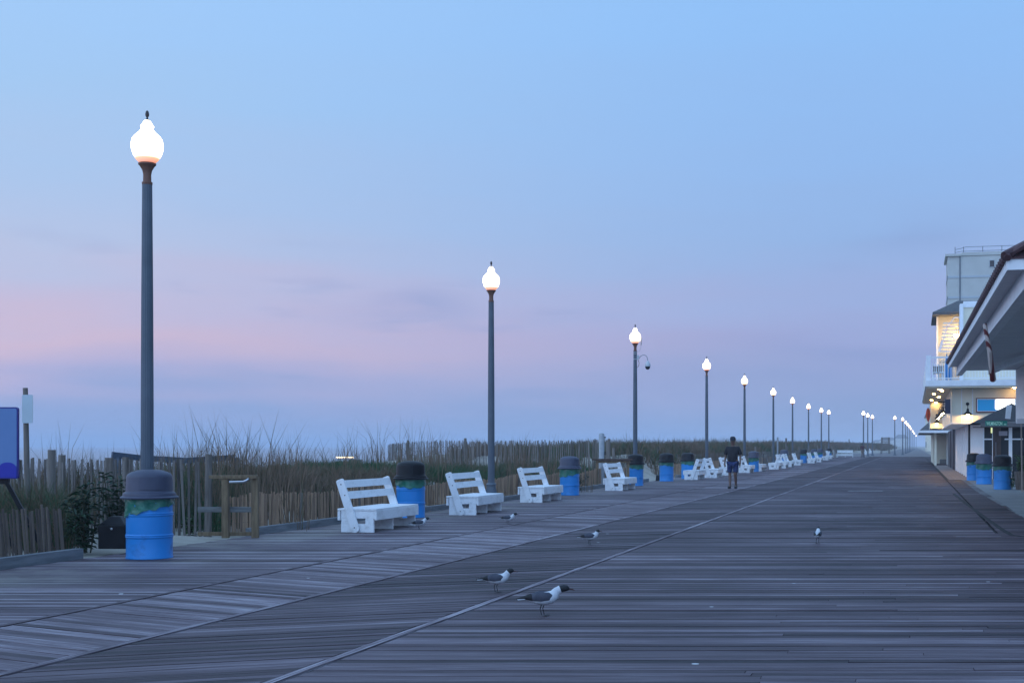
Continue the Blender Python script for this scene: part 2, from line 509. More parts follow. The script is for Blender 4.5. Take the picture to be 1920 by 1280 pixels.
# seam boards running along the walk
mb = MB()
V, F, A, UV = [], [], [], []
for Xs, wd in ((-7.175, .06), (-5.65, .065), (-3.855, .07)):
    y = 3.0
    while y < YF:
        ln = random.uniform(3.5, 4.6)
        o = len(V); z = .006 + random.gauss(0, .001); h = wd / 2
        V += [(Xs - h, y, z), (Xs + h, y, z), (Xs + h, y + ln - .006, z), (Xs - h, y + ln - .006, z), (Xs - h, y, -.03), (Xs + h, y, -.03), (Xs + h, y + ln - .006, -.03), (Xs - h, y + ln - .006, -.03)]
        F += [(o, o + 1, o + 2, o + 3), (o + 4, o, o + 3, o + 7), (o + 1, o + 5, o + 6, o + 2), (o + 4, o + 5, o + 1, o)]
        A += [random.uniform(.8, 1.15) - (.3 if Xs < -7 else 0)] * 8
        u0 = random.uniform(0, 50); q = [(u0, 0), (u0, wd), (u0 + ln, wd), (u0 + ln, 0)]; UV += q * 4
        y += ln
me = bpy.data.meshes.new('boardwalk_seam'); me.from_pydata(V, [], F); me.materials.append(M_board)
me.attributes.new('tone', 'FLOAT', 'POINT').data.foreach_set('value', A)
me.uv_layers.new(name='UVMap').data.foreach_set('uv', [c for p in UV for c in p])
o = bpy.data.objects.new('boardwalk_seam', me); COL.objects.link(o); tag(o, kind='structure')
# far deck (planks too fine to tell apart)
M_far = mat('far_deck_boards', (.10, .09, .09, 1), (.17, .15, .145, 1), .6, .5, (1, 6, 1), spec=.35)
mb = MB(); mb.box(-6.2, 2.6, YF, 700, -.04, -.001); mb.box(-11.2, -6.201, YF, 262, -.04, -.001)
tag(mb.build('boardwalk_far', M_far), kind='structure')
# substructure sheet under the gaps, under-deck shade put into its dark colour
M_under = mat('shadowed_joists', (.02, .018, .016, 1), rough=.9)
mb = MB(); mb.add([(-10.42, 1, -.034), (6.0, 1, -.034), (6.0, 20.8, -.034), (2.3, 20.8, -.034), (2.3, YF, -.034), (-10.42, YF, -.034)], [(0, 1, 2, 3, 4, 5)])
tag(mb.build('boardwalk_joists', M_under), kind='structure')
# street end concrete, brick pavers
M_conc = mat('concrete_slab', (.17, .18, .18, 1), (.24, .245, .24, 1), .85, 1.5, bump=.004)
mb = MB()
mb.add([(2.2, 24, .0), (60, 24, .0), (60, 57.5, .0), (2.0, 57.5, .0), (1.95, 42, 0)], [(0, 1, 2, 3, 4)])
tag(mb.build('street_end', M_conc), kind='structure')


def brick_material():
    m = bpy.data.materials.new('brick_pavers'); m.use_nodes = True
    t = m.node_tree; b = t.nodes['Principled BSDF']
    tcn = t.nodes.new('ShaderNodeTexCoord'); br = t.nodes.new('ShaderNodeTexBrick')
    br.inputs['Scale'].default_value = 1; br.inputs['Brick Width'].default_value = .42; br.inputs['Row Height'].default_value = .21; br.inputs['Mortar Size'].default_value = .012
    br.inputs['Color1'].default_value = (.30, .22, .18, 1); br.inputs['Color2'].default_value = (.22, .16, .14, 1); br.inputs['Mortar'].default_value = (.12, .11, .10, 1)
    t.links.new(tcn.outputs['Object'], br.inputs[0]); t.links.new(br.outputs[0], b.inputs['Base Color']); b.inputs['Roughness'].default_value = .8
    return m


M_brick = brick_material()
mb = MB(); mb.add([(1.46, 56, .002), (2.9, 56, .002), (2.9, 96, .002), (1.46, 96, .002)], [(0, 1, 2, 3)])
tag(mb.build('pavement', M_brick), kind='structure')
# pale threshold plates lying on the deck
M_plate = mat('worn_white_paint', (.5, .52, .54, 1), (.36, .38, .40, 1), .6, 5)
for (x0, x1, yy, w_) in ((1713, 1757, 912, .05), (1590, 1655, 920, .12)):
    a = G(x0, yy); b = G(x1, yy)
    mb = MB(); mb.beam((a.x, a.y, .004), (b.x, b.y, .004), w_, .006)
    tag(mb.build('deck_marking', M_plate), kind='structure')
# ragged open joint with litter along the inland edge
mb = MB()
M_deb = mat('joint_litter', (.015, .015, .014, 1), (.30, .30, .30, 1), .9, 9, lo=.62, hi=.75)
pts = [G(1788, 925), G(1806, 940), G(1850, 972), G(1880, 993), G(1897, 1003), G(1925, 1006)]
for a, b in zip(pts[:-1], pts[1:]):
    mb.beam((a.x, a.y, -.006), (b.x, b.y, -.006), .085, .022)
tag(mb.build('deck_joint', M_deb), kind='structure')

# kerb timbers at the sea edge (two lengths either side of the path)
mb = MB()
for y0, y1 in ((4, 8.4), (8.41, 12.2), (12.21, 14.6)): mb.box(-10.56, -10.44, y0, y1, -.05, .13)
tag(mb.build('kerb', M_kerb), kind='structure')
mb = MB()
y = 18.9
while y < 48:
    mb.box(-10.56, -10.44, y, y + 3.95, -.05, .115 + random.uniform(-.01, .01)); y += 3.96
y = 57.0
while y < 166:
    mb.box(-10.56, -10.44, y, y + 3.95, -.05, .115); y += 3.96
tag(mb.build('kerb', M_kerb), kind='structure')


# ------------------------------------------------------------------ fences
def fence(name, label, path, spacing, width, height, mslat, post_every, post_h, post_r, wires, bias=0, zfun=None, lean=.02, hvar=.03, thick=.009, group=None, top=None):
    root = thing(name, label, 'fence', (path[0][0], path[0][1], 0), 0, group)
    o = Vector((path[0][0], path[0][1], 0))
    pk = MB(); wr = MB()
    wl = {w_: [] for w_ in wires}
    dist = 0; nextpost = 0
    posts = []
    for (a, b) in zip(path[:-1], path[1:]):
        a = Vector((a[0], a[1], 0)); b = Vector((b[0], b[1], 0)); d = b - a; ln = d.length; d.normalize()
        side = Vector((-d.y, d.x, 0))
        t = 0
        while t < ln:
            c = a + d * t + side * random.gauss(0, .008)
            zb = (float(hgt(c.x, c.y)) if zfun is None else zfun(c.x, c.y))
            h = height * (top(dist + t) if top else 1) + random.gauss(0, hvar)
            le = Vector((d.x * random.gauss(bias, lean), d.y * random.gauss(bias, lean), 0)) + side * random.gauss(0, lean * .7)
            p0 = c - o + Vector((0, 0, zb - .05)); p1 = p0 + le + Vector((0, 0, h + .05))
            pk.beam(p0, p1, width * random.uniform(.85, 1.1), thick, up=side, a=random.random(), w2=width * random.uniform(.8, 1.05))
            for w_ in wires: wl[w_].append(c - o + Vector((0, 0, zb + w_ + random.gauss(0, .004))))
            if dist + t >= nextpost:
                posts.append((c - o, zb)); nextpost += post_every
            t += spacing * random.uniform(.85, 1.15)
        dist += ln
    pk.build('slats', mslat, root, attr='tone')
    for w_ in wires:
        wr.tube(wl[w_][::2] + [wl[w_][-1]], .003, 4)
    wr.build('wire', M_wire, root)
    for c, zb in posts:
        pm = MB()
        h = post_h + random.uniform(-.06, .06)
        pm.tube([c + Vector((.03, .05, zb - .1)), c + Vector((.03 + random.gauss(0, .02), .05, zb + h))], [post_r, post_r * .92], 9, a=random.random())
        pm.build('post', M_oldwood, root, attr='tone', smooth=True)
    return root


fz = lambda x, y: max(float(hgt(x, y)), 0)
M_picket2 = mat('dark_brown_slat', (.05, .034, .026, 1), (.20, .145, .11, 1), .85, 3, (5, 5, .8), attr='tone', attr_amt=.55, lo=.4, hi=1.05)
fence('low_slat_fence', 'low brown slat fence behind the nearest blue sign, ending at the leafy bush', [(-10.85, 6.0), (-10.80, 14.75)],
      .054, .036, .62, M_picket2, 3.0, .66, .03, (.12, .45), bias=-.07, zfun=lambda x, y: 0.02, lean=.010)
fence('low_slat_fence', 'long low reddish brown slat fence running behind the white benches', [(-10.95, 18.9), (-11.0, 24), (-10.9, 32), (-11.0, 40), (-10.9, 48.6)],
      .041, .037, .56, M_picket, 2.6, .60, .03, (.15, .47), zfun=lambda x, y: .02, lean=.012, hvar=.015, top=lambda d: 1 + .07 * math.sin(d * 1.3) + .04 * math.sin(d * .53))
fence('low_slat_fence', 'low tan slat fence beyond the second beach path, behind the distant bins', [(-10.95, 56.8), (-10.9, 90), (-10.95, 130), (-10.9, 165)],
      .075, .045, .56, M_picket, 4.0, .75, .05, (.47,), zfun=lambda x, y: .02, lean=.02, hvar=.02)
fence('snow_fence', 'tall grey slat fence crossing behind the nearest bin along the first beach path', [(-11.2, 18.75), (-12.4, 18.6), (-13.6, 18.7), (-15.6, 18.9)],
      .090, .040, 1.22, M_greypicket, 1.35, 1.30, .062, (.16, .62, 1.05), zfun=lambda x, y: .0, lean=.03, hvar=.02, thick=.012)
Af = [P(1140, 0, 50), P(1000, 0, 52), P(880, 0, 54), P(790, 0, 57), P(755, 0, 62), P(728, 0, 70)]
fence('snow_fence', 'long slat fence along the dune top behind the second lamp', [(p.x, p.y) for p in Af],
      .100, .046, 1.2, M_greypicket, 7.5, 1.27, .06, (.3, .95), zfun=lambda x, y: .44 - .020 * max(0, -20.5 - x) , lean=.03)
Bf = [P(1150, 0, 56), P(1240, 0, 66), P(1330, 0, 74), P(1420, 0, 92), P(1500, 0, 118), P(1570, 0, 160)]
fence('snow_fence', 'far slat fence in the reeds behind the walking man', [(p.x, p.y) for p in Bf],
      .17, .05, .95, M_greypicket, 9, 1.35, .07, (.8,), zfun=lambda x, y: .05, lean=.03)

# ------------------------------------------------------------------ dune grass
def patch_noise(x, y):
    return (np.sin(x * .9 + y * .37 + 1.2) + np.sin(y * .61 - x * .5 + 4) + np.sin(y * .23 + x * 1.7) + .7 * np.sin(y * 1.3 + 2 * x)) / 3.7


def grass(name, label, tufts, material):
    """tufts: arrays cx, cy, n, length, spread, width, tintbase"""
    P0, DIR, LEN, WID, LEAN, TINT = [], [], [], [], [], []
    for (cx, cy, cz, n, ln, sp, wd, tint, lean) in tufts:
        r = np.abs(RNG.normal(0, sp, n)); t = RNG.uniform(0, 2 * np.pi, n)
        bx = cx + r * np.cos(t); by = cy + r * np.sin(t)
        P0.append(np.stack([bx, by, np.full(n, cz - .03)], 1))
        t2 = t + RNG.normal(0, .6, n)
        DIR.append(np.stack([np.cos(t2), np.sin(t2), np.zeros(n)], 1))
        LEN.append(ln * RNG.uniform(.55, 1.15, n)); WID.append(np.full(n, wd) * RNG.uniform(.7, 1.3, n))
        LEAN.append(np.abs(RNG.normal(lean, lean * .5, n))); TINT.append(np.clip(tint + RNG.normal(0, .2, n), 0, 1))
    P0 = np.concatenate(P0); DIR = np.concatenate(DIR); LEN = np.concatenate(LEN)[:, None]; WID = np.concatenate(WID)[:, None]
    LEAN = np.concatenate(LEAN)[:, None]; TINT = np.concatenate(TINT)
    n = len(P0)
    ang = RNG.uniform(0, np.pi, n)
    # widest side roughly across the view so thin blades stay visible
    SD = np.stack([np.cos(ang * .5 - .5), np.sin(ang * .5 - .5), np.zeros(n)], 1)
    up = np.array([0, 0, 1.0])
    mid = P0 + up * LEN * .6 + DIR * LEN * LEAN * .30
    tip = P0 + up * LEN * (1 - .30 * LEAN) + DIR * LEN * LEAN * 1.0
    V = np.concatenate([P0 - SD * WID / 2, P0 + SD * WID / 2, mid - SD * WID * .42, mid + SD * WID * .42, tip], 0)
    i = np.arange(n)
    quads = np.stack([i, i + n, i + 3 * n, i + 2 * n], 1)
    tris = np.stack([i + 2 * n, i + 3 * n, i + 4 * n], 1)
    me = bpy.data.meshes.new(name)
    me.vertices.add(5 * n); me.vertices.foreach_set('co', V.astype(np.float32).ravel())
    loops = np.concatenate([quads.ravel(), tris.ravel()])
    me.loops.add(len(loops)); me.loops.foreach_set('vertex_index', loops.astype(np.int32))
    me.polygons.add(2 * n)
    start = np.concatenate([np.arange(n) * 4, 4 * n + np.arange(n) * 3])
    me.polygons.foreach_set('loop_start', start.astype(np.int32))
    me.update(calc_edges=True)
    me.attributes.new('tone', 'FLOAT', 'POINT').data.foreach_set('value', np.tile(TINT, 5).astype(np.float32))
    me.materials.append(material)
    o = bpy.data.objects.new(name, me); COL.objects.link(o)
    tag(o, label, 'grass', kind='stuff')
    return o


def grass_material():
    m = bpy.data.materials.new('beach_grass_blades'); m.use_nodes = True
    t = m.node_tree; b = t.nodes['Principled BSDF']
    a = t.nodes.new('ShaderNodeAttribute'); a.attribute_name = 'tone'
    r = t.nodes.new('ShaderNodeValToRGB'); e = r.color_ramp.elements
    e[0].position = 0; e[0].color = (.020, .075, .026, 1)
    e[1].position = 1; e[1].color = (.20, .13, .085, 1)
    for p, c in ((.22, (.035, .092, .034, 1)), (.42, (.070, .080, .036, 1)), (.62, (.095, .070, .042, 1)), (.8, (.15, .105, .066, 1))):
        x = e.new(p); x.color = c
    t.links.new(a.outputs['Fac'], r.inputs[0]); t.links.new(r.outputs[0], b.inputs['Base Color'])
    b.inputs['Roughness'].default_value = .65; b.inputs['Specular IOR Level'].default_value = .25
    return m


M_grass = grass_material()
tufts = []


def in_path(x, y):
    return (14.3 < y < 19.3 + .0 * x and x > -30) or (50.6 < y < 56.2)


def scatter(n, x0, x1, y0, y1, nb, ln, sp, wd, lean=.55, green=0.0, tall=False):
    k = 0
    while k < n:
        x = random.uniform(x0, x1); y = random.uniform(y0, y1)
        if in_path(x, y): continue
        pn = float(patch_noise(x, y))
        if pn < -.62: k += 1; continue          # bare sand
        tint = .50 + .38 * math.tanh(2.2 * float(patch_noise(y * .55 + 3, x * .7))) - green
        if tall: tint = .78
        tufts.append((x, y, float(hgt(x, y)), nb, ln * random.uniform(.75, 1.2) * (1.12 if tint > .5 else .95), sp, wd, tint, lean)); k += 1


# near dune left of the first path
scatter(150, -16, -11.15, 7.5, 14.2, 30, .62, .10, .009, .6)
for _ in range(230):
    q = P(random.uniform(-60, 128), 835, random.uniform(17.4, 20.6))
    tufts.append((q.x, q.y, max(.0, float(hgt(q.x, q.y))), 30, random.uniform(.75, 1.05), .10, .009, random.uniform(.15, .8), .5))
# nearest stretch behind the low fence
scatter(900, -17.5, -11.4, 19.4, 30, 30, .58, .12, .011, .55)
scatter(260, -15.5, -12.2, 19.5, 24.5, 26, .95, .13, .010, .35, -.2)
scatter(1250, -20, -11.5, 30, 50, 26, .54, .14, .015, .5, .16)
scatter(1100, -22, -11.5, 56.3, 90, 24, .75, .17, .020, .4, -.15)
scatter(1500, -24, -11.6, 90, 166, 22, .85, .22, .022, .35, -.12)
scatter(1300, -22, -11.6, 166, 265, 16, 1.0, .45, .08, .35, -.15)
scatter(1500, -22, -6.4, 263, 420, 16, 1.1, .6, .12, .35, -.15)
grass('dune_grass', 'green and brown beach grass covering the dunes beside the boardwalk', tufts, M_grass)
tufts = []
# tall straw culms that break the skyline
for (x0, x1, y0, y1, n, h) in ((-16, -11.6, 19.2, 22.5, 60, 1.35), (-16, -12, 22, 30, 90, 1.0), (-19, -12, 30, 50, 170, 1.1), (-20, -12, 57, 90, 170, 1.0), (-20, -12, 90, 160, 200, 1.1), (-15, -12, 8, 13.6, 14, .8)):
    for _ in range(n):
        x = random.uniform(x0, x1); y = random.uniform(y0, y1)
        if y < 23 and x > -12.0: continue
        tufts.append((x, y, float(hgt(x, y)), random.randint(2, 6), h * random.uniform(.7, 1.25), .06, .007 + y * .00016, .85, .22))
for _ in range(75):
    q = P(random.choice((random.gauss(385, 35), random.gauss(470, 45), random.uniform(300, 640))), 835, random.uniform(22, 26))
    tufts.append((q.x, q.y, float(hgt(q.x, q.y)), random.randint(5, 11), random.uniform(1.2, 2.0), .14, .011, .85, .24))
for _ in range(50):
    q = P(random.choice((random.gauss(720, 60), random.gauss(800, 30), random.uniform(930, 1110))), 835, random.uniform(36, 47))
    tufts.append((q.x, q.y, float(hgt(q.x, q.y)), random.randint(4, 8), random.uniform(1.3, 2.0), .12, .012, .85, .24))
grass('reed_stalks', 'thin straw coloured reed stalks standing above the dune grass', tufts, M_grass)


# leafy plants near the first bin
def leafy(name, label, loc, h, rad, nl, leaf, seed, mtl):
    rr = random.Random(seed)
    root = thing(name, label, 'bush', loc)
    lv = MB(); stm = MB()
    for s_ in range(max(4, nl // 22)):
        a = rr.uniform(0, 6.28); rd = rad * rr.uniform(.1, 1)
        topp = Vector((math.cos(a) * rd, math.sin(a) * rd, h * rr.uniform(.5, 1)))
        base = topp * .25; base.z = 0
        mid = (base + topp) / 2 + Vector((rr.uniform(-.04, .04), rr.uniform(-.04, .04), .05))
        stm.tube([base, mid, topp], [.008, .006, .003], 5)
        for k in range(22):
            t = rr.uniform(.15, 1)
            c = base.lerp(topp, t) + Vector((rr.gauss(0, .035), rr.gauss(0, .035), rr.gauss(0, .03)))
            d = Vector((rr.gauss(0, 1), rr.gauss(0, 1), rr.uniform(-.3, .7))).normalized()
            sd = d.cross(Vector((0, 0, 1))).normalized()
            l_ = leaf * rr.uniform(.6, 1.2); w_ = l_ * .42
            tip = c + d * l_ - Vector((0, 0, l_ * .25))
            m_ = c + d * l_ * .5 + Vector((0, 0, .01))
            lv.add([c, m_ - sd * w_ / 2, tip, m_ + sd * w_ / 2], [(0, 1, 2), (0, 2, 3)])
    stm.build('stem', M_stem, root); lv.build('foliage', mtl, root)
    return root


M_stem = mat('plant_stem', (.05, .045, .02, 1))
M_leaf = mat('dark_green_leaves', (.008, .026, .010, 1), (.018, .06, .018, 1), .5, 6)
M_leaf2 = mat('fresh_green_leaves', (.04, .10, .02, 1), (.08, .17, .04, 1), .5, 6)
a = G(165, 1040); leafy('bush', 'tall dark leafy bush beside the nearest bin and low fence', (a.x - .25, a.y + .3, 0), 1.0, .30, 420, .12, 1, M_leaf)
a = G(205, 1030); leafy('bush', 'dark leafy bush climbing behind the nearest bin', (a.x - .35, a.y + .8, 0), 1.2, .34, 420, .12, 2, M_leaf)
a = G(345, 1003); leafy('bush', 'small green weed at the foot of the tall grey fence', (a.x, a.y + .15, 0), .34, .10, 110, .10, 3, M_leaf2)
a = G(1118, 925); leafy('bush', 'low green bush behind the fourth white bench', (a.x - .9, a.y + 1.0, 0), .6, .45, 400, .09, 4, M_leaf)

# ------------------------------------------------------------------ street lamps
def make_lamp():
    root = thing('street_lamp', '', 'street lamp', (0, 0, 0), 0, 'globe lamps along the boardwalk')
    nf = 48
    fl = lambda r, z, k: r * (1 - (.055 if k % 3 == 0 else 0))
    b = MB()
    b.lathe([(.235, 0), (.235, .07), (.215, .09), (.20, .12), (.165, .19), (.135, .30), (.118, .40), (.112, .46)], nf, flute=fl)
    b.lathe([(.125, .455), (.128, .475), (.118, .50), (.10, .515)], 32)
    b.build('base', M_pole, root, smooth=False)
    b = MB(); b.lathe([(.085, .51), (.084, 2.0), (.078, 3.5), (.066, 5.05)], nf, flute=fl)
    b.build('pole', M_pole, root)
    b = MB(); b.lathe([(.066, 5.04), (.07, 5.05), (.07, 5.075), (.055, 5.08), (.053, 5.18), (.065, 5.24), (.10, 5.30), (.118, 5.315), (.118, 5.335), (.105, 5.34)], 28)
    b.build('fitter', M_cup, root, smooth=True)
    gl = MB()
    gl.lathe([(.105, 5.342), (.146, 5.385), (.185, 5.45), (.208, 5.53), (.211, 5.60), (.198, 5.665), (.168, 5.71), (.155, 5.712), (.142, 5.735), (.108, 5.765), (.084, 5.80),
              (.080, 5.825), (.088, 5.835), (.088, 5.848), (.070, 5.87), (.055, 5.90), (.035, 5.925)], 32)
    gl.build('globe', M_globe, root, smooth=True)
    b = MB(); b.lathe([(.036, 5.922), (.03, 5.935), (.012, 5.95), (.010, 5.965), (.022, 5.985), (.027, 6.01), (.022, 6.035), (.018, 6.05), (.008, 6.062)], 14)
    b.build('finial', M_bronze, root, smooth=True)
    return root


LAMPS = [(276, 208), (921, 490), (1191, 608), (1325, 668), (1396, 700), (1450, 724), (1486, 742), (1516, 754), (1540, 762), (1554, 766),
         (1619, 768), (1627, 772.5), (1635.7, 775.5), (1677.7, 777.5), (1692.5, 780.5), (1698.3, 787), (1702, 791.5), (1705.3, 795.8), (1708, 800), (1711.6, 805.5), (1714.2, 809.7), (1717.8, 814.7)]
ordn = ['first', 'second', 'third', 'fourth', 'fifth', 'sixth', 'seventh', 'eighth', 'ninth', 'tenth', 'eleventh', 'twelfth', 'thirteenth', 'fourteenth', 'fifteenth', 'sixteenth', 'seventeenth', 'eighteenth',
        'nineteenth', 'twentieth', 'twenty-first', 'twenty-second', 'twenty-third', 'twenty-fourth', 'twenty-fifth']
lamp0 = make_lamp()
lamp_pos = []
for i, (x, ty) in enumerate(LAMPS):
    D = FPX * 4.61 / (835 - ty)
    p = P(x, 835, D); p.z = 0
    lab = {0: 'tallest lit globe lamp, standing behind the nearest blue bin', 1: 'lit globe lamp standing behind the second white bench, second from the camera',
           2: 'lit globe lamp carrying the dome security camera'}.get(i, 'lit globe lamp, %s in the row counting from the camera' % ordn[i])
    if i == 0:
        lamp0.location = p; lamp0['label'] = lab
    else:
        dup(lamp0, p, 0, lab)
    lamp_pos.append(p)

# dome camera on the third lamp
lp = lamp_pos[2]
cm = thing('security_camera', 'white dome security camera on a curved arm from the third lamp pole', 'camera', (lp.x, lp.y, 0))
R = Vector((CS, SN, 0))
M_cam = mat('camera_housing', (.55, .57, .58, 1), (.48, .5, .52, 1), .4, 6)
M_dome = mat('smoked_dome', (.03, .035, .05, 1), rough=.1)
b = MB()
for z in (4.72, 4.92, 4.98): b.lathe([(.075, z), (.077, z + .02), (.075, z + .03)], 16)
b.build('strap', M_galv, cm)
b = MB(); b.beam(R * .06 + Vector((0, 0, 4.80)), R * .15 + Vector((0, 0, 4.80)), .10, .17)
b.build('junction_box', M_cam, cm)
b = MB(); b.tube([R * .14 + Vector((0, 0, 4.77)), R * .22 + Vector((0, 0, 4.86)), R * .31 + Vector((0, 0, 4.90)), R * .40 + Vector((0, 0, 4.88)), R * .46 + Vector((0, 0, 4.80)), R * .475 + Vector((0, 0, 4.68))], .014, 8)
b.build('arm', M_galv, cm, smooth=True)
b = MB(); c = R * .475
b.lathe([(.02, 4.68), (.035, 4.66), (.075, 4.60), (.108, 4.53), (.11, 4.46), (.10, 4.455)], 20, (c.x, c.y, 0)); b.build('housing', M_cam, cm, smooth=True)
b = MB(); b.lathe([(.098, 4.456), (.092, 4.41), (.07, 4.37), (.035, 4.345), (.005, 4.34)], 20, (c.x, c.y, 0)); b.build('dome', M_dome, cm, smooth=True)
b = MB(); b.tube([R * .075 + Vector((0, 0, 5.02)), R * .16 + Vector((0, 0, 5.04)), R * .215 + Vector((0, 0, 5.15)), R * .22 + Vector((0, 0, 5.30))], .007, 6)
b.tube([R * .225 + Vector((0, 0, 5.28)), R * .235 + Vector((0, 0, 5.56))], [.022, .02], 10)
b.build('antenna', M_galv, cm)
b = MB(); b.tube([R * .075 + Vector((0, 0, 4.42)), R * .13 + Vector((0, 0, 4.47)), R * .15 + Vector((0, 0, 4.58)), R * .12 + Vector((0, 0, 4.70))], .010, 6); b.build('cable', M_black, cm)


# ------------------------------------------------------------------ bins
def lid_profile(s=1): return [(.352, .770), (.358, .785), (.345, .80), (.328, .805), (.326, .83), (.322, .84), (.300, .848), (.292, .86), (.290, .868), (.283, 1.03), (.276, 1.065), (.262, 1.085), (.22, 1.11), (.14, 1.135), (.07, 1.14), (.01, 1.141)]


def make_bin(lidmat, bagdrop, seed):
    rr = random.Random(seed)
    root = thing('litter_bin', '', 'litter bin', (0, 0, 0), 0, 'blue drum bins along the boardwalk')
    b = MB()
    prof = [(.283, 0), (.29, .006), (.29, .02), (.284, .03)]
    for zc in (.29, .57):
        prof += [(.284, zc - .034), (.284, zc - .028), (.2865, zc - .022), (.292, zc - .016), (.2935, zc - .011), (.292, zc - .006), (.287, zc), (.292, zc + .006), (.2935, zc + .011), (.292, zc + .016), (.2865, zc + .022), (.284, zc + .028), (.284, zc + .034)]
    prof += [(.284, .822), (.284, .83), (.288, .84), (.288, .855), (.27, .86)]
    b.lathe(prof, 40)
    b.build('drum', M_drum, root, smooth=True)
    # liner folded over the rim
    n = 48; v = []; rows = 6
    for j in range(rows):
        for k in range(n):
            t = 2 * math.pi * k / n
            drop = bagdrop(t) + .012 * math.sin(9 * t + seed) + .008 * math.sin(17 * t)
            z = .845 - drop * j / (rows - 1)
            r = .296 + .008 * math.sin(7 * t + j * .9 + seed) + .006 * math.sin(13 * t - j * 1.3) + (.006 if j == rows - 1 else 0)
            v.append((r * math.cos(t), r * math.sin(t), z))
    f = [(j * n + k, j * n + (k + 1) % n, (j + 1) * n + (k + 1) % n, (j + 1) * n + k) for j in range(rows - 1) for k in range(n)]
    bb = MB(); bb.add(v, f); bb.build('liner', M_bag, root, smooth=True)
    l_ = MB(); l_.lathe([(.30, .768)] + lid_profile(), 40)
    lo = l_.build('lid', lidmat, root, smooth=True)
    # push flap panel on the lid, proud of the hood
    fp = MB()
    m_ = 12; vs = []
    for j, z in enumerate((.89, 1.05)):
        for k in range(m_ + 1):
            t = -.55 + 1.1 * k / m_
            r = .298 - .010 * j
            vs.append((r * math.cos(t), r * math.sin(t), z))
    for j, z in enumerate((.89, 1.05)):
        for k in range(m_ + 1):
            t = -.55 + 1.1 * k / m_
            vs.append((.275 * math.cos(t), .275 * math.sin(t), z))
    q = m_ + 1
    fs = [(k, k + 1, q + k + 1, q + k) for k in range(m_)] + [(2 * q + k, k, q + k, 3 * q + k) for k in (0, m_)] + [(k, k + 1, 2 * q + k + 1, 2 * q + k) for k in range(m_)] + [(q + k, q + k + 1, 3 * q + k + 1, 3 * q + k) for k in range(m_)]
    fp.add(vs, fs); fp.build('flap', lidmat, lo)
    return root


bag_a = lambda t: .235 + .075 * math.cos(t - math.radians(250))
bag_b = lambda t: .22 + .03 * math.cos(t * 2 + 1)
binA = make_bin(M_lidblue, bag_a, 1)
binB = make_bin(M_black, bag_b, 2)
BINS = [
    ('A', 265, 1049, -50, 'nearest blue drum bin with slate blue lid and torn green liner'),
    ('B', 765.5, 971, -30, 'blue drum bin with black lid behind the first white bench'),
    ('A', 1067, 928.5, -20, 'blue drum bin with slate grey lid beside the third white bench'),
    ('B', 1191.5, 910.5, -20, 'blue drum bin with black lid in front of the camera lamp'),
    ('B', 1250, 902, 10, 'blue drum bin with black lid and a long handled dustpan leaning beside it'),
    ('B', 1290, 897.5, -20, 'blue drum bin with black lid behind the bench that faces the sea'),
    ('A', 1414, 884, -20, 'blue drum bin with grey lid just beyond the walking man'),
    ('A', 1471, 872, -20, 'blue drum bin with grey lid behind the benches by the sixth lamp'),
    ('B', 1507.5, 867.5, -20, 'blue drum bin with dark green topped lid standing between two distant benches'),
    ('A', 1527, 865, -20, 'distant blue drum bin with grey lid near the ninth lamp'),
    ('A', 1538, 862.5, -20, 'distant blue drum bin with grey lid just left of the tenth lamp'),
    ('B', 1555, 859.5, -20, 'distant blue drum bin with dark lid at the foot of the tenth lamp'),
    ('B', 1884, 917.5, 20, 'blue drum bin with black lid, nearest of the three by the white shop wall'),
    ('A', 1848.5, 907.5, 20, 'blue drum bin with slate grey lid, middle of the three by the white shop wall'),
    ('B', 1829, 900.5, 20, 'blue drum bin with black lid, farthest of the three by the white shop wall'),
]
used = set()
for (k, x, y, rz, lab) in BINS:
    p = G(x, y); proto = binA if k == 'A' else binB
    # base pixel is the front of the drum: push back by its radius
    p = p + Vector((-SN, CS, 0)) * .27
    if k not in used:
        proto.location = p; proto.rotation_euler = (0, 0, math.radians(rz)); proto['label'] = lab; used.add(k)
    else:
        dup(proto, p, math.radians(rz), lab)


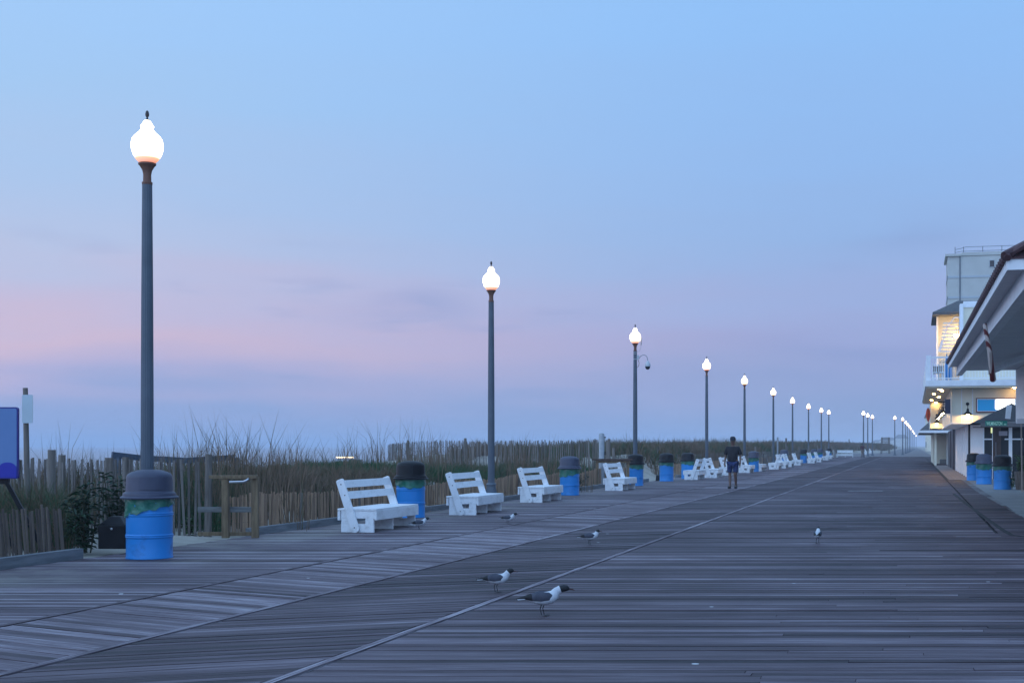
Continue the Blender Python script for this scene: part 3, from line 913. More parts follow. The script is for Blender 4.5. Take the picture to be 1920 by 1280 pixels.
# ------------------------------------------------------------------ benches
def make_bench():
    root = thing('bench', '', 'bench', (0, 0, 0), 0, 'white wooden benches along the boardwalk')
    LN = 1.84
    for side, y0 in ((0, 0.0), (1, LN - .04)):
        b = MB()
        b.box(0, .585, y0, y0 + .04, 0, .14)
        b.box(.002, .155, y0 + .001, y0 + .039, .141, .232)
        b.box(.435, .583, y0 + .001, y0 + .039, .141, .232)
        b.build('end_panel', M_white, root, bevel=.003)
    for y0 in (.0, LN - .04):
        b = MB(); b.box(.0, .60, y0 - .001, y0 + .041, .2325, .362); b.build('side_apron', M_white, root, bevel=.003)
    b = MB()
    b.box(.6005, .64, -.004, LN + .004, .205, .362); b.build('front_apron', M_white, root, bevel=.003)
    b = MB(); b.box(-.055, -.012, -.02, LN + .02, .20, .352); b.build('rear_apron', M_white, root, bevel=.003)
    b = MB()
    x = -.06
    for w_ in (.135, .14, .14, .14, .14): b.box(x, x + w_ - .004, -.012, LN + .012, .3635, .395); x += w_
    b.build('seat', M_white, root, bevel=.003)
    # reversible back: two arms on the outside, slats between
    for yy in (-.048, LN + .012):
        b = MB()
        p, q = Vector((.275, 0, .045)), Vector((-.005, 0, .865))
        d = (q - p).normalized(); n_ = Vector((d.z, 0, -d.x))
        pts = []
        h = .073
        for k in range(7):
            t = math.pi * k / 6
            pts.append(p - d * (math.sin(t) * .05) + n_ * (h * math.cos(t)))
        pts += [q - n_ * h * .95, q + d * .02 - n_ * h * .6, q + d * .02 + n_ * h * .6, q + n_ * h * .95]
        b.prism([(a.x, a.z) for a in pts], 'y', yy, yy + .032)
        b.build('back_arm', M_white, root, bevel=.003)
    for z0, z1 in ((.745, .868), (.560, .682)):
        b = MB()
        def xc(z): return .275 - (z - .045) / .82 * .28 + .055
        b.add([(xc(z0), -.001, z0), (xc(z0) + .022, -.001, z0), (xc(z1) + .022, -.001, z1), (xc(z1), -.001, z1),
               (xc(z0), LN + .001, z0), (xc(z0) + .022, LN + .001, z0), (xc(z1) + .022, LN + .001, z1), (xc(z1), LN + .001, z1)],
              [(0, 1, 2, 3), (7, 6, 5, 4), (0, 4, 5, 1), (1, 5, 6, 2), (2, 6, 7, 3), (3, 7, 4, 0)])
        b.build('back_slat', M_white, root, bevel=.003)
    for yy in (-.0485, LN + .0445):
        for (bx_, bz_) in ((.02, .80), (.09, .62), (.262, .08)):
            b = MB(); b.tube([(bx_, yy - .004, bz_), (bx_, yy + .004, bz_)], .011, 8); b.build('bolt', M_wire, root)
    b = MB(); b.box(.05, .54, LN / 2 - .02, LN / 2 + .02, .0, .36); b.build('middle_support', M_white, root)
    return root


bench0 = make_bench()
BENCH = [
    (639.5, 997, 0, 'nearest white wooden bench, in front of the black lidded bin'),
    (842, 965, 0, 'white bench with its back to the second lamp'),
    (975, 941.5, 0, 'white bench between the second lamp and the slate lidded bin'),
    (1134.5, 919.5, 0, 'white bench just in front of the camera lamp bin'),
    (1283, 899, 1, 'white bench turned to face the sea, nearest of the crowded group by the man'),
    (1320, 895.5, 0, 'white bench directly behind the sea facing bench'),
    (1350, 891, 0, 'white bench partly hidden by the walking man'),
    (1385, 886, 0, 'white bench just past the walking man'),
    (1408.5, 883, 0, 'white bench with the long handled dustpan behind it'),
    (1442, 879.5, 1, 'distant white bench turned to the sea by the sixth lamp'),
    (1456, 877.5, 0, 'distant white bench close behind the second sea facing bench'),
    (1468, 875, 0, 'distant white bench in front of the grey lidded bin by the sixth lamp'),
    (1486, 872, 0, 'distant white bench with the bin standing at its far end'),
    (1514, 868, 0, 'distant white bench just beyond the dark topped bin, near the eighth lamp'),
    (1527, 866, 0, 'distant white bench beside the grey lidded bin at the ninth lamp'),
    (1542, 862.5, 1, 'distant white bench facing the sea by the tenth lamp'),
    (1549, 860, 0, 'distant white bench at the foot of the tenth lamp'),
    (1561.5, 857, 0, 'distant white bench touching the one set crosswise'),
]
for i, (x, y, flip, lab) in enumerate(BENCH):
    p = G(x, y)
    if i == 0:
        bench0.location = p; bench0['label'] = lab
    else:
        # a bench facing the sea is turned half round, its near end kept in place
        if flip: q = p + Vector((.585, 1.84, 0)); r = dup(bench0, q, math.pi, lab)
        else: dup(bench0, p, random.gauss(0, .012), lab)
p = G(1570, 857); dup(bench0, p + Vector((0, .6, 0)), math.radians(-90) + TH * .5, 'white bench set crosswise with its seat towards the camera')
for k, (x, y) in enumerate(((1621, 852), (1630, 849.5), (1636, 847.5), (1641.5, 845.7))):
    dup(bench0, G(x, y), 0, '%s white bench in the farthest cluster beyond the second walker' % ('nearest', 'second', 'third', 'last')[k])

# long handled dustpans
def dustpan(loc, rz, lab):
    root = thing('dustpan', lab, 'dustpan', loc, rz, 'long handled dustpans beside bins')
    b = MB(); b.add([(-.17, -.14, 0), (.17, -.14, 0), (.17, .14, 0), (-.17, .14, 0), (-.15, -.02, .22), (.15, -.02, .22), (.15, .12, .24), (-.15, .12, .24)],
                    [(0, 1, 2, 3), (4, 5, 6, 7), (1, 2, 6, 5), (2, 3, 7, 6), (3, 0, 4, 7), (0, 1, 5, 4)])
    b.build('pan', M_black, root, bevel=.01)
    b = MB(); b.tube([(0, .06, .2), (0, .06, .36), (-.01, .10, .95)], [.045, .018, .016], 8); b.build('handle', M_black, root)
    return root


dustpan(G(1236, 901) + Vector((0, .1, 0)), .2, 'black long handled dustpan by the fifth bin')
dustpan(G(1432, 878), .1, 'black long handled dustpan far behind the benches')

# black utility box beside the first bin
a = G(198, 1038)
rt = thing('utility_box', 'low black box with a sloped top beside the nearest bin', 'box', (a.x, a.y + .1, 0), TH)
b = MB(); b.box(-.165, .20, 0, .34, .06, .375); b.build('body', M_black, rt, bevel=.01)
b = MB(); b.add([(-.165, -.002, .377), (.20, -.002, .377), (.20, .34, .377), (-.165, .34, .377), (-.05, .12, .49), (.08, .12, .49), (.08, .24, .49), (-.05, .24, .49)],
                [(0, 1, 5, 4), (1, 2, 6, 5), (2, 3, 7, 6), (3, 0, 4, 7), (4, 5, 6, 7), (3, 2, 1, 0)]); b.build('top', M_black, rt, bevel=.008)
b = MB(); b.lathe([(.016, 0), (.014, .01), (.004, .014)], 12); kn = b.build('lock', M_chrome, rt); kn.location = (.02, -.002, .33); kn.rotation_euler = (math.radians(90), 0, 0)

# ------------------------------------------------------------------ signs and posts on the left
sg = G(20, 1048)
rt = thing('beach_sign', 'blue notice board with a navy wave, on black legs at the near fence', 'sign', (sg.x, sg.y, 0), TH * .9)
b = MB()
def rrect(x0, x1, z0, z1, r, n=5):
    pts = []
    for cx, cz, a0 in ((x1 - r, z1 - r, 0), (x0 + r, z1 - r, 90), (x0 + r, z0 + r, 180), (x1 - r, z0 + r, 270)):
        for k in range(n + 1):
            t = math.radians(a0 + 90 * k / n); pts.append((cx + r * math.cos(t), cz + r * math.sin(t)))
    return pts
s_ = FPX / ((sg.y * CS - sg.x * SN))   # px per metre there
zt = CAM_H + (835 - 763) / s_; zb_ = CAM_H - (897 - 835) / s_
xr = (35 - 20) / s_
b.prism(rrect(xr - .95, xr, zb_, zt, .03), 'y', -.02, .02); b.build('frame', M_navy, rt)
b = MB(); b.prism(rrect(xr - .93, xr - .014, zb_ + .015, zt - .018, .02), 'y', -.0235, -.019); b.build('panel', M_bluepanel, rt)
b = MB(); cx = xr - .13
pts = [(xr - .014, zb_ + .015), (xr - .014, zb_ + .17)] + [(cx + .115 * math.cos(math.radians(t)), zb_ + .13 + .08 * math.sin(math.radians(t))) for t in range(10, 180, 15)] + [(xr - .32, zb_ + .10), (xr - .5, zb_ + .16), (xr - .7, zb_ + .12), (xr - .93, zb_ + .19), (xr - .93, zb_ + .015)]
b.prism(pts, 'y', -.0265, -.0232); b.build('wave_graphic', mat('sign_deep_blue', (.008, .02, .33, 1), rough=.35), rt)
for (x0, x1) in ((xr - .23, xr + .30), (xr - .62, xr - .06)):
    b = MB(); b.beam((x0, .04, zb_ + .06), (x1, .16, 0), .05, .05); b.build('leg', M_black, rt)
b = MB(); b.beam((xr - .5, .05, zb_ - .02), (xr - .15, .05, zb_ - .02), .05, .10); b.build('bracket', M_black, rt)

a = P(50, 835, 19.5)
rt = thing('wooden_post', 'slim wooden post rising above the tall fence, with a white sign', 'post', (a.x, a.y, 0), TH)
s_ = FPX / 19.5
b = MB(); b.tube([(0, 0, 0), (.01, 0, .7), (-.02, 0, CAM_H + (835 - 727) / s_)], [.046, .044, .036], 10, a=.3); b.build('shaft', M_oldwood, rt, attr='tone', smooth=True)
b = MB(); b.prism(rrect(-.045, .12, CAM_H + (835 - 793) / s_, CAM_H + (835 - 740) / s_, .02), 'y', -.055, -.048); b.build('sign_plate', mat('pale_sign_plate', (.50, .58, .62, 1), (.44, .52, .56, 1), .5, 3), rt)
a = P(97, 835, 20.0); s_ = 120
rt = thing('wooden_post', 'thick cut off wooden post standing at the tall grey fence', 'post', (a.x, a.y, 0))
b = MB(); b.tube([(0, 0, 0), (0, 0, CAM_H - 8 / s_)], [.062, .058], 12, a=.8); b.build('shaft', M_oldwood, rt, attr='tone', smooth=True)
a = P(205, 835, 19.0)
rt = thing('wooden_post', 'split weathered post in the tall fence just before the nearest lamp', 'post', (a.x, a.y, 0))
b = MB()
for dx, r_ in ((-.035, .032), (.03, .034), (.0, .03)): b.tube([(dx, dx, 0), (dx * 1.2, 0, 1.27)], [r_, r_ * .9], 8, a=random.random())
b.build('shaft', M_oldwood, rt, attr='tone', smooth=True)

# gate frame with steel grab rail at x 390-475
a = G(428, 1008); c = G(468, 1003)
rt = thing('gate_frame', 'brown timber gate frame with a steel grab rail beside the tall fence', 'gate frame', (a.x, a.y, 0), TH)
s1 = FPX / (a.y * CS - a.x * SN)
def lx(px): return (px - 420) / s1
for x_, hh, w_ in ((415, .93, .10), (470, .96, .10)):
    b = MB(); b.beam((lx(x_), .0 if x_ < 440 else .02, 0), (lx(x_), .0 if x_ < 440 else .02, hh), w_, w_, up=(0, 1, 0)); b.build('post', M_timber, rt, bevel=.006)
b = MB(); b.box(lx(386), lx(475), -.065, .03, .931, .985); b.build('top_rail', M_timber, rt, bevel=.004)
b = MB(); b.box(lx(360), lx(472), .055, .095, .40, .485); b.build('mid_rail', mat('grey_timber', (.12, .12, .115, 1), (.2, .2, .19, 1), .85, 3, (1, 6, 6)), rt, bevel=.004)
b = MB(); b.box(lx(360), lx(472), .055, .095, .03, .09); b.build('bottom_rail', M_timber, rt)
b = MB(); b.tube([(lx(426), -.10, .88), (lx(452), -.10, .885), (lx(457), -.10, .90), (lx(460), -.09, .92), (lx(460), -.05, .93)], .021, 10); b.build('grab_rail', M_chrome, rt, smooth=True)

# weathered handrail of the ramp behind
rt = thing('handrail', 'faded blue grey timber handrail behind the tall slat fence', 'handrail', (0, 0, 0))
M_fade = mat('faded_blue_timber', (.06, .08, .12, 1), (.11, .14, .19, 1), .8, 3, (1, 6, 6))
hp = [P(210, 852, 24.0), P(262, 858, 24.5), P(350, 863, 25.0), P(440, 857, 26)]
b = MB()
for q0, q1 in zip(hp[:-1], hp[1:]): b.beam(q0, q1, .04, .11)
b.build('rail', M_fade, rt)
for q, w_ in ((P(216, 856, 24.05), .14), (P(440, 858, 26.02), .12)):
    b = MB(); b.beam((q.x, q.y + .05, 0), (q.x, q.y + .05, q.z), w_, .08, up=(0, 1, 0)); b.build('post', M_fade, rt)
b = MB()
for q0, q1 in zip(hp[:-1], hp[1:]):
    n_ = int((q1 - q0).length / .14)
    for k in range(n_):
        q = q0.lerp(q1, (k + .5) / n_); b.box(q.x - .02, q.x + .02, q.y + .03, q.y + .045, 0.05, q.z - .05, a=random.random())
b.build('slats', M_greypicket, rt, attr='tone')

# thick pale post and dark rail table by the second path
a = P(1128, 835, 46)
rt = thing('utility_post', 'thick pale grey post with small fittings by the second beach path', 'post', (a.x, a.y, 0), TH)
b = MB(); b.lathe([(.105, 0), (.10, 1.84), (.08, 1.885), (.03, 1.90)], 14); b.build('shaft', M_galv, rt, smooth=True)
for z in (1.72, 1.12, 1.18):
    b = MB(); b.box(.09, .155, -.03, .03, z, z + .045); b.build('fitting', M_black, rt)
a = P(1118, 835, 45.2)
rt = thing('rail_bench', 'dark brown plank rail on short posts before the thick pale post', 'rail', (a.x, a.y, 0), TH)
M_darkw = mat('dark_brown_wood', (.05, .025, .015, 1), (.09, .045, .03, 1), .7, 4, (1, 6, 6))
b = MB(); b.box(-.15, 1.28, -.12, .12, .93, .985); b.build('plank', M_darkw, rt, bevel=.004)
b = MB(); b.box(-.02, 1.2, -.05, -.02, .84, .925); b.build('beam', M_timber, rt)
for x_ in (.03, 1.12):
    b = MB(); b.box(x_ - .05, x_ + .05, -.02, .08, 0, .93); b.build('post', M_timber, rt)

for (x, y, D, ztop, lab) in ((1474, 835, 103, 2.05, 'short grey post in the dunes near the sixth lamp'), (1458, 835, 100, 2.1, 'paler thick post in the dunes just beyond the sixth lamp'), (1592, 835, 190, 2.4, 'thin post in the far dunes beside the eleventh lamp')):
    a = P(x, y, D); rt = thing('marker_post', lab, 'post', (a.x, a.y, 0)); b = MB(); b.lathe([(.07, 0), (.07, ztop)], 8); b.build('shaft', M_oldwood if x != 1458 else M_galv, rt)


# ------------------------------------------------------------------ people
def skin(name, pts, edges, rad, mtl, parent, sub=2):
    me = bpy.data.meshes.new(name); me.from_pydata(pts, edges, [])
    me.materials.append(mtl)
    o = bpy.data.objects.new(name, me); COL.objects.link(o); o.parent = parent
    sk = o.modifiers.new('skin', 'SKIN'); sk.use_smooth_shade = True
    lay = me.skin_vertices[0].data
    for i, r in enumerate(rad):
        lay[i].radius = (r, r) if not isinstance(r, tuple) else r
    lay[0].use_root = True
    ss = o.modifiers.new('sub', 'SUBSURF'); ss.levels = sub; ss.render_levels = sub
    return o


M_skin = mat('skin', (.13, .075, .055, 1), (.16, .09, .065, 1), .55, 8)


def person(loc, rz, label, shirt, shorts, shoe, cap, stride=.09):
    root = thing('person', label, 'person', loc, rz)
    pts, ed, rad = [], [], []
    def v(p, r, par=None):
        pts.append(p); rad.append(r)
        if par is not None: ed.append((par, len(pts) - 1))
        return len(pts) - 1
    pel = v((0, 0, .92), (.145, .115)); bel = v((0, -.02, 1.07), (.155, .13), pel); ch = v((0, 0, 1.26), (.165, .115), bel)
    nb = v((0, .01, 1.41), .075, ch); nk = v((0, 0, 1.475), .055, nb); ck = v((0, -.02, 1.525), (.062, .075), nk)
    hd = v((0, -.01, 1.60), (.088, .105), ck); v((0, 0, 1.67), (.078, .088), hd)
    ns = v((0, -.105, 1.565), .014, hd)
    for s in (-1, 1): v((s * .078, 0, 1.58), .014, hd)
    for s in (-1, 1):
        sh = v((s * .175, .01, 1.365), .062, ch); elb = v((s * .255, .03, 1.12), .042, sh); wr = v((s * .27, -.05 - .03 * s, .885), .027, elb)
        pm = v((s * .272, -.07 - .03 * s, .83), (.018, .036), wr); kb = v((s * .27, -.085 - .03 * s, .785), (.016, .038), pm)
        for k, ln in enumerate((.062, .072, .068, .052)):
            y_ = -.085 - .03 * s + (k - 1.5) * .019
            f1 = v((s * .268, y_ - .006, .785 - ln * .5), .0085, kb); v((s * .258, y_ - .008, .785 - ln), .0075, f1)
        t1 = v((s * .262, -.12 - .03 * s, .81), .011, pm); v((s * .254, -.132 - .03 * s, .775), .009, t1)
        hp_ = v((s * .095, 0, .86), .098, pel); kn_ = v((s * .098, -.03 - s * stride * .4, .48), .062, hp_); ca = v((s * .092, .01 + s * stride * .3, .32), .055, kn_)
        an = v((s * .085, .02 + s * stride, .09), .036, ca); v((s * .095, -.12 + s * stride, .045), .032, an)
    skin('body', pts, ed, rad, M_skin, root)
    # T-shirt
    pts, ed, rad = [], [], []
    a0 = v((0, -.01, .83), (.19, .15)); a1 = v((0, -.025, 1.07), (.19, .158), a0); a2 = v((0, 0, 1.27), (.20, .14), a1); a3 = v((0, .01, 1.405), (.105, .09), a2); v((0, .008, 1.435), (.078, .07), a3)
    for s in (-1, 1):
        b1 = v((s * .185, .01, 1.365), .084, a2); b2 = v((s * .235, .02, 1.20), .075, b1); v((s * .245, .024, 1.13), .075, b2)
    skin('shirt', pts, ed, rad, shirt, root)
    pts, ed, rad = [], [], []
    a0 = v((0, 0, .93), (.165, .135)); 
    for s in (-1, 1):
        b1 = v((s * .098, 0, .84), .118, a0); b2 = v((s * .102, -.02 - s * stride * .25, .62), .098, b1); v((s * .100, -.03 - s * stride * .38, .52), .096, b2)
    skin('shorts', pts, ed, rad, shorts, root)
    for s in (-1, 1):
        pts, ed, rad = [], [], []
        a0 = v((s * .085, .05 + s * stride, .055), (.05, .05)); a1 = v((s * .09, -.05 + s * stride, .05), (.052, .045), a0); v((s * .097, -.15 + s * stride, .042), (.048, .036), a1)
        v((s * .085, .03 + s * stride, .11), (.046, .05), a0)
        skin('shoe', pts, ed, rad, shoe, root)
    for s in (-1, 1):
        b = MB(); b.lathe([(.002, -.011), (.009, -.006), (.011, 0), (.009, .006), (.002, .011)], 10, (s * .03, -.093, 1.60)); b.build('eye', M_black, root)
    b = MB(); b.box(-.026, .026, -.096, -.085, 1.527, 1.537); b.build('mouth', mat('lips', (.25, .09, .08, 1)), root, bevel=.003)
    if cap:
        b = MB(); prof = [(.001, 1.765), (.05, 1.757), (.086, 1.725), (.100, 1.675), (.102, 1.635)]
        b.lathe(prof, 20, cap=False)
        b.add([(-.07, -.075, 1.63), (.07, -.075, 1.63), (.05, -.165, 1.615), (0, -.18, 1.612), (-.05, -.165, 1.615), (-.07, -.075, 1.638), (.07, -.075, 1.638), (.05, -.165, 1.622), (0, -.18, 1.619), (-.05, -.165, 1.622)],
              [(4, 3, 2, 1, 0), (5, 6, 7, 8, 9), (0, 1, 6, 5), (1, 2, 7, 6), (2, 3, 8, 7), (3, 4, 9, 8), (4, 0, 5, 9)])
        c_ = b.build('cap', cap, root, smooth=True)
    else:
        b = MB(); b.lathe([(.001, 1.735), (.06, 1.72), (.088, 1.67), (.092, 1.60)], 18, (0, .012, 0), cap=False); b.build('hair', M_black, root, smooth=True)
    return root


M_bshirt = mat('black_tshirt', (.010, .010, .013, 1), (.016, .016, .02, 1), .9, 6)
M_bshorts = mat('blue_shorts', (.010, .022, .085, 1), (.016, .034, .12, 1), .85, 6)
M_cap = mat('dark_cap', (.02, .022, .035, 1), rough=.8)
M_shoe = mat('dark_shoes', (.015, .017, .018, 1), rough=.6)
person(G(1374, 915.5), -TH * .3, 'man in a black t-shirt, blue shorts and dark cap walking towards the camera', M_bshirt, M_bshorts, M_shoe, M_cap)
person(G(1617, 857), 2.6, 'distant walker in a dark red shirt near the farthest benches', mat('dark_red_shirt', (.06, .012, .02, 1), rough=.9), mat('tan_shorts', (.18, .14, .10, 1), rough=.9), M_shoe, None)

# ------------------------------------------------------------------ gulls
M_gwhite = mat('white_feathers', (.62, .64, .66, 1), (.5, .52, .55, 1), .8, 20)
M_ggrey = mat('slate_feathers', (.05, .055, .075, 1), (.08, .085, .11, 1), .8, 14, (1, 4, 1))
M_gblack = mat('black_feathers', (.012, .012, .014, 1), rough=.7)
M_gbill = mat('dark_red_bill', (.07, .02, .018, 1), rough=.5)


def make_gull(lab, loc, rz, head=0.0, crouch=0.0, scale=1.0):
    root = thing('gull', lab, 'gull', loc, rz, 'gulls on the boardwalk')
    root.scale = (scale,) * 3
    def loft(b, path, rad, m_of, n=14):
        v = []
        for i, (p, r) in enumerate(zip(path, rad)):
            p0 = Vector(path[max(i - 1, 0)]); p1 = Vector(path[min(i + 1, len(path) - 1)])
            d = (p1 - p0).normalized(); s = Vector((0, 1, 0)); u = d.cross(s) * -1
            for k in range(n):
                t = 2 * math.pi * k / n
                v.append(Vector(p) + s * (r[0] * math.cos(t)) + u * (r[1] * math.sin(t)))
        for i in range(len(path) - 1):
            f = [(i * n + k, i * n + (k + 1) % n, (i + 1) * n + (k + 1) % n, (i + 1) * n + k) for k in range(n)]
            b_v = v
            b.f += [tuple(j + b.o for j in q) for q in f]; b.m += [m_of(i)] * n
        b.f += [tuple(b.o + k for k in range(n)), tuple(b.o + (len(path) - 1) * n + k for k in range(n))]; b.m += [m_of(0), m_of(len(path) - 2)]
        b.v += [tuple(q) for q in v]; b.a += [0] * len(v)
    b = MB(); b.o = 0
    hx, hz = head * .05, -abs(head) * .02
    zc = crouch
    path = [(-.165, 0, .148 - zc), (-.12, 0, .143 - zc), (-.06, 0, .135 - zc), (0, 0, .135 - zc), (.06, 0, .145 - zc), (.095, 0, .168 - zc), (.112, 0, .195 - zc), (.122 + hx * .4, 0, .218 - zc + hz * .3),
            (.135 + hx * .8, 0, .236 - zc + hz), (.150 + hx, 0, .236 - zc + hz), (.166 + hx, 0, .230 - zc + hz), (.172 + hx, 0, .229 - zc + hz)]
    rad = [(.012, .006), (.028, .02), (.046, .040), (.056, .052), (.055, .052), (.044, .044), (.032, .034), (.027, .029), (.027, .028), (.024, .025), (.012, .012), (.004, .004)]
    loft(b, path, rad, lambda i: 1 if i >= 7 else 0)
    b.build('body', [M_gwhite, M_gblack], root, smooth=True)
    for s in (-1, 1):
        w_ = MB(); w_.o = 0
        pth = [(.075, s * .040, .158 - zc), (.045, s * .050, .160 - zc), (-.02, s * .050, .157 - zc), (-.09, s * .036, .150 - zc), (-.15, s * .016, .147 - zc), (-.215, s * .004, .140 - zc)]
        rd = [(.006, .012), (.014, .034), (.016, .040), (.014, .028), (.010, .013), (.003, .003)]
        loft(w_, pth, rd, lambda i: 1 if i >= 3 else 0, 10)
        w_.build('wing', [M_ggrey, M_gblack], root, smooth=True)
    t_ = MB(); t_.add([(-.12, -.02, .142 - zc), (-.12, .02, .142 - zc), (-.205, .03, .135 - zc), (-.205, -.03, .135 - zc), (-.12, -.02, .136 - zc), (-.12, .02, .136 - zc), (-.205, .03, .131 - zc), (-.205, -.03, .131 - zc)],
                      [(0, 1, 2, 3), (7, 6, 5, 4), (0, 4, 5, 1), (1, 5, 6, 2), (2, 6, 7, 3), (3, 7, 4, 0)]); t_.build('tail', M_gwhite, root)
    bl = MB(); bl.tube([(.168 + hx, 0, .230 - zc + hz), (.195 + hx, 0, .226 - zc + hz), (.212 + hx, 0, .216 - zc + hz)], [.0065, .0055, .0015], 8); bl.build('bill', M_gbill, root)
    for s in (-1, 1):
        l_ = MB(); xo = .012 * s
        l_.tube([(.0 + xo, s * .02, .095 - zc), (-.012 + xo, s * .02, .055 - zc * .5), (.0 + xo, s * .02, .006)], [.006, .0038, .0038], 6)
        l_.add([(.0 + xo, s * .02, .008), (.042 + xo, s * .02 - .018, .001), (.046 + xo, s * .02, .002), (.042 + xo, s * .02 + .018, .001), (-.005 + xo, s * .02, .0)], [(0, 1, 2), (0, 2, 3), (4, 1, 2, 3)])
        l_.build('leg', M_gblack, root)
    return root


GULLS = [
    (931, 1110, .05, .3, 0, .98, 'gull with folded dark wings, farther of the pair in the foreground'),
    (1018, 1154, .15, .9, 0, 1.12, 'gull with its head stretched forward, nearest to the camera'),
    (786, 992, .5, .6, .02, .95, 'gull standing by the front corner of the nearest bench'),
    (953, 982, -.2, .4, .02, .95, 'pale gull on the deck below the second bench'),
    (1106, 1022, .1, -.2, .0, .95, 'pale gull alone between the two deck seams'),
    (1533, 1019, 1.35, .2, .0, 1.0, 'gull seen from behind on the open deck before the shops'),
]
for (x, y, rz, hd_, cr, sc_, lab) in GULLS:
    p = G(x, y); p.z = .004; make_gull(lab, p, rz + TH, hd_, cr, sc_ * .94)

# ------------------------------------------------------------------ far beach vehicle with lit lights
a = P(646, 857, 95)
rt = thing('beach_tractor', 'distant beach tractor with glowing work lights beyond the dune grass', 'tractor', (a.x, a.y, a.z - 1.3), TH)
M_tr = mat('tractor_paint', (.10, .12, .10, 1), rough=.5)
b = MB(); b.box(-.7, .3, 0, 1.0, .5, 1.0); b.build('bonnet', M_tr, rt)
b = MB(); b.box(.3, 1.1, 0, 1.0, .5, 1.15); b.build('cab', M_tr, rt)
for x_ in (-.4, .7):
    b = MB(); b.tube([(x_, -.1, .4), (x_, .15, .4)], .4, 16); b.build('wheel', M_black, rt)
b = MB(); b.box(-.62, .68, -.06, 0, 1.26, 1.34); b.build('work_light', mat('lit_work_light', (1, .8, .5, 1), emit=(1, .72, .38, 1), estr=3), rt)

# ------------------------------------------------------------------ buildings
M_cream = mat('cream_siding', (.80, .74, .58, 1), (.74, .69, .54, 1), .7, 2)
M_wwall = mat('white_stucco', (.84, .79, .76, 1), (.78, .73, .70, 1), .8, 1.5, bump=.002)
M_wtrim = mat('white_trim', (.84, .85, .86, 1), (.76, .77, .78, 1), .55, 3)
M_grey = mat('grey_stucco', (.56, .56, .52, 1), (.50, .50, .46, 1), .85, .8, bump=.004)
M_soffit = mat('grey_board_ceiling', (.78, .78, .78, 1), (.66, .66, .67, 1), .7, 2, (1, 8, 1))
M_tile = mat('maroon_roof_tile', (.055, .022, .026, 1), (.10, .045, .045, 1), .6, 5)
M_shut = mat('dark_shutter', (.025, .018, .02, 1), rough=.5)
M_glass = mat('dark_window_glass', (.02, .022, .025, 1), rough=.08)
M_roofdk = mat('dark_shingles', (.085, .085, .09, 1), (.12, .12, .12, 1), .9, 8)
M_bulb = mat('warm_bulb', (1, .9, .7, 1), emit=(1, .60, .20, 1), estr=300)
M_down = mat('lit_downlight', (1, .9, .7, 1), emit=(1, .60, .22, 1), estr=120)
M_redfr = mat('red_sign_frame', (.13, .012, .015, 1), rough=.5)
M_signblue = mat('shop_sign_blue', (.01, .22, .50, 1), emit=(.01, .22, .50, 1), estr=.35)
M_signwhite = mat('shop_sign_white', (.9, .9, .85, 1), emit=(1, .95, .80, 1), estr=1.2)

# A: near pavilion, its tiled eave running overhead along the walk
XE, ZE = 1.29, 4.05
YA0, YA1 = 18.7, 42.2
ra = thing('pavilion', 'near pavilion with maroon tiled eave and boarded porch ceiling', 'building', (XE, YA0, 0), .0085)
def LA(x, y, z): return (x - XE, y - YA0, z)
b = MB()
b.box(0, .04, 0, YA1 - YA0, ZE - .13, ZE + .02)
b.box(.041, 8, -.0, .04, ZE - .13, ZE + .02)
b.build('fascia', M_wtrim, ra)
b = MB(); b.box(.042, .25, .045, YA1 - YA0, ZE - .085, ZE - .06); b.build('soffit', M_soffit, ra)
b = MB(); b.box(.25, .42, .3, YA1 - YA0 + .002, ZE - .37, ZE - .061); b.build('porch_beam', M_wtrim, ra)
b = MB()
y = .62
while y < YA1 - YA0 - .01:
    b.box(.422, 7.9, y, y + .125, ZE - .20 + random.uniform(-.002, .002), ZE - .17); y += .132
b.build('ceiling', M_soffit, ra)
b = MB(); b.box(.422, 7.9, .3, YA1 - YA0, ZE - .16, ZE - .15); b.build('ceiling_backing', M_under, ra)
# roof: sloped plane with tile courses; scalloped eave
b = MB()
slope = .62
def rz_(x): return ZE + .022 + slope * (x)
x = -.03; k = 0
prof = []
b.add([(-.02, -.02, ZE + .022), (-.02, YA1 - YA0 + .02, ZE + .022), (4.5, YA1 - YA0 + .02, ZE + .022 + 4.5 * slope), (4.5, 4.5, ZE + .022 + 4.5 * slope)], [(0, 1, 2, 3)])
b.add([(-.02, -.02, ZE + .022), (9.5, -.02, ZE + .022), (9.5, 4.5, ZE + .022 + 4.5 * slope), (4.5, 4.5, ZE + .022 + 4.5 * slope)], [(0, 1, 2, 3)])
b.add([(-.02, YA1 - YA0 + .02, ZE + .022), (4.5, YA1 - YA0 + .02, ZE + .022 + 4.5 * slope), (4.5, YA1 - YA0 + .02, ZE + .022)], [(0, 1, 2)])
# barrel tiles at the eave
y = .05
while y < YA1 - YA0:
    p0 = Vector((-.065, y, ZE + .03)); p1 = p0 + Vector((1.6, 0, 1.6 * slope))
    b.tube([p0, p1], .052, 7); y += .30
x = .0
while x < 8:
    p0 = Vector((x, -.07, ZE + .03)); p1 = p0 + Vector((0, min(1.6, max(.1, x)) if x < 1.6 else 1.6, 0)) ; p1.z = p0.z + (p1.y - p0.y) * slope
    b.tube([p0, p1], .052, 7); x += .30
b.tube([Vector((-.05, -.05, ZE + .07)), Vector((4.5, 4.5, ZE + .10 + 4.5 * slope))], .055, 8)
b.build('roof', M_tile, ra)
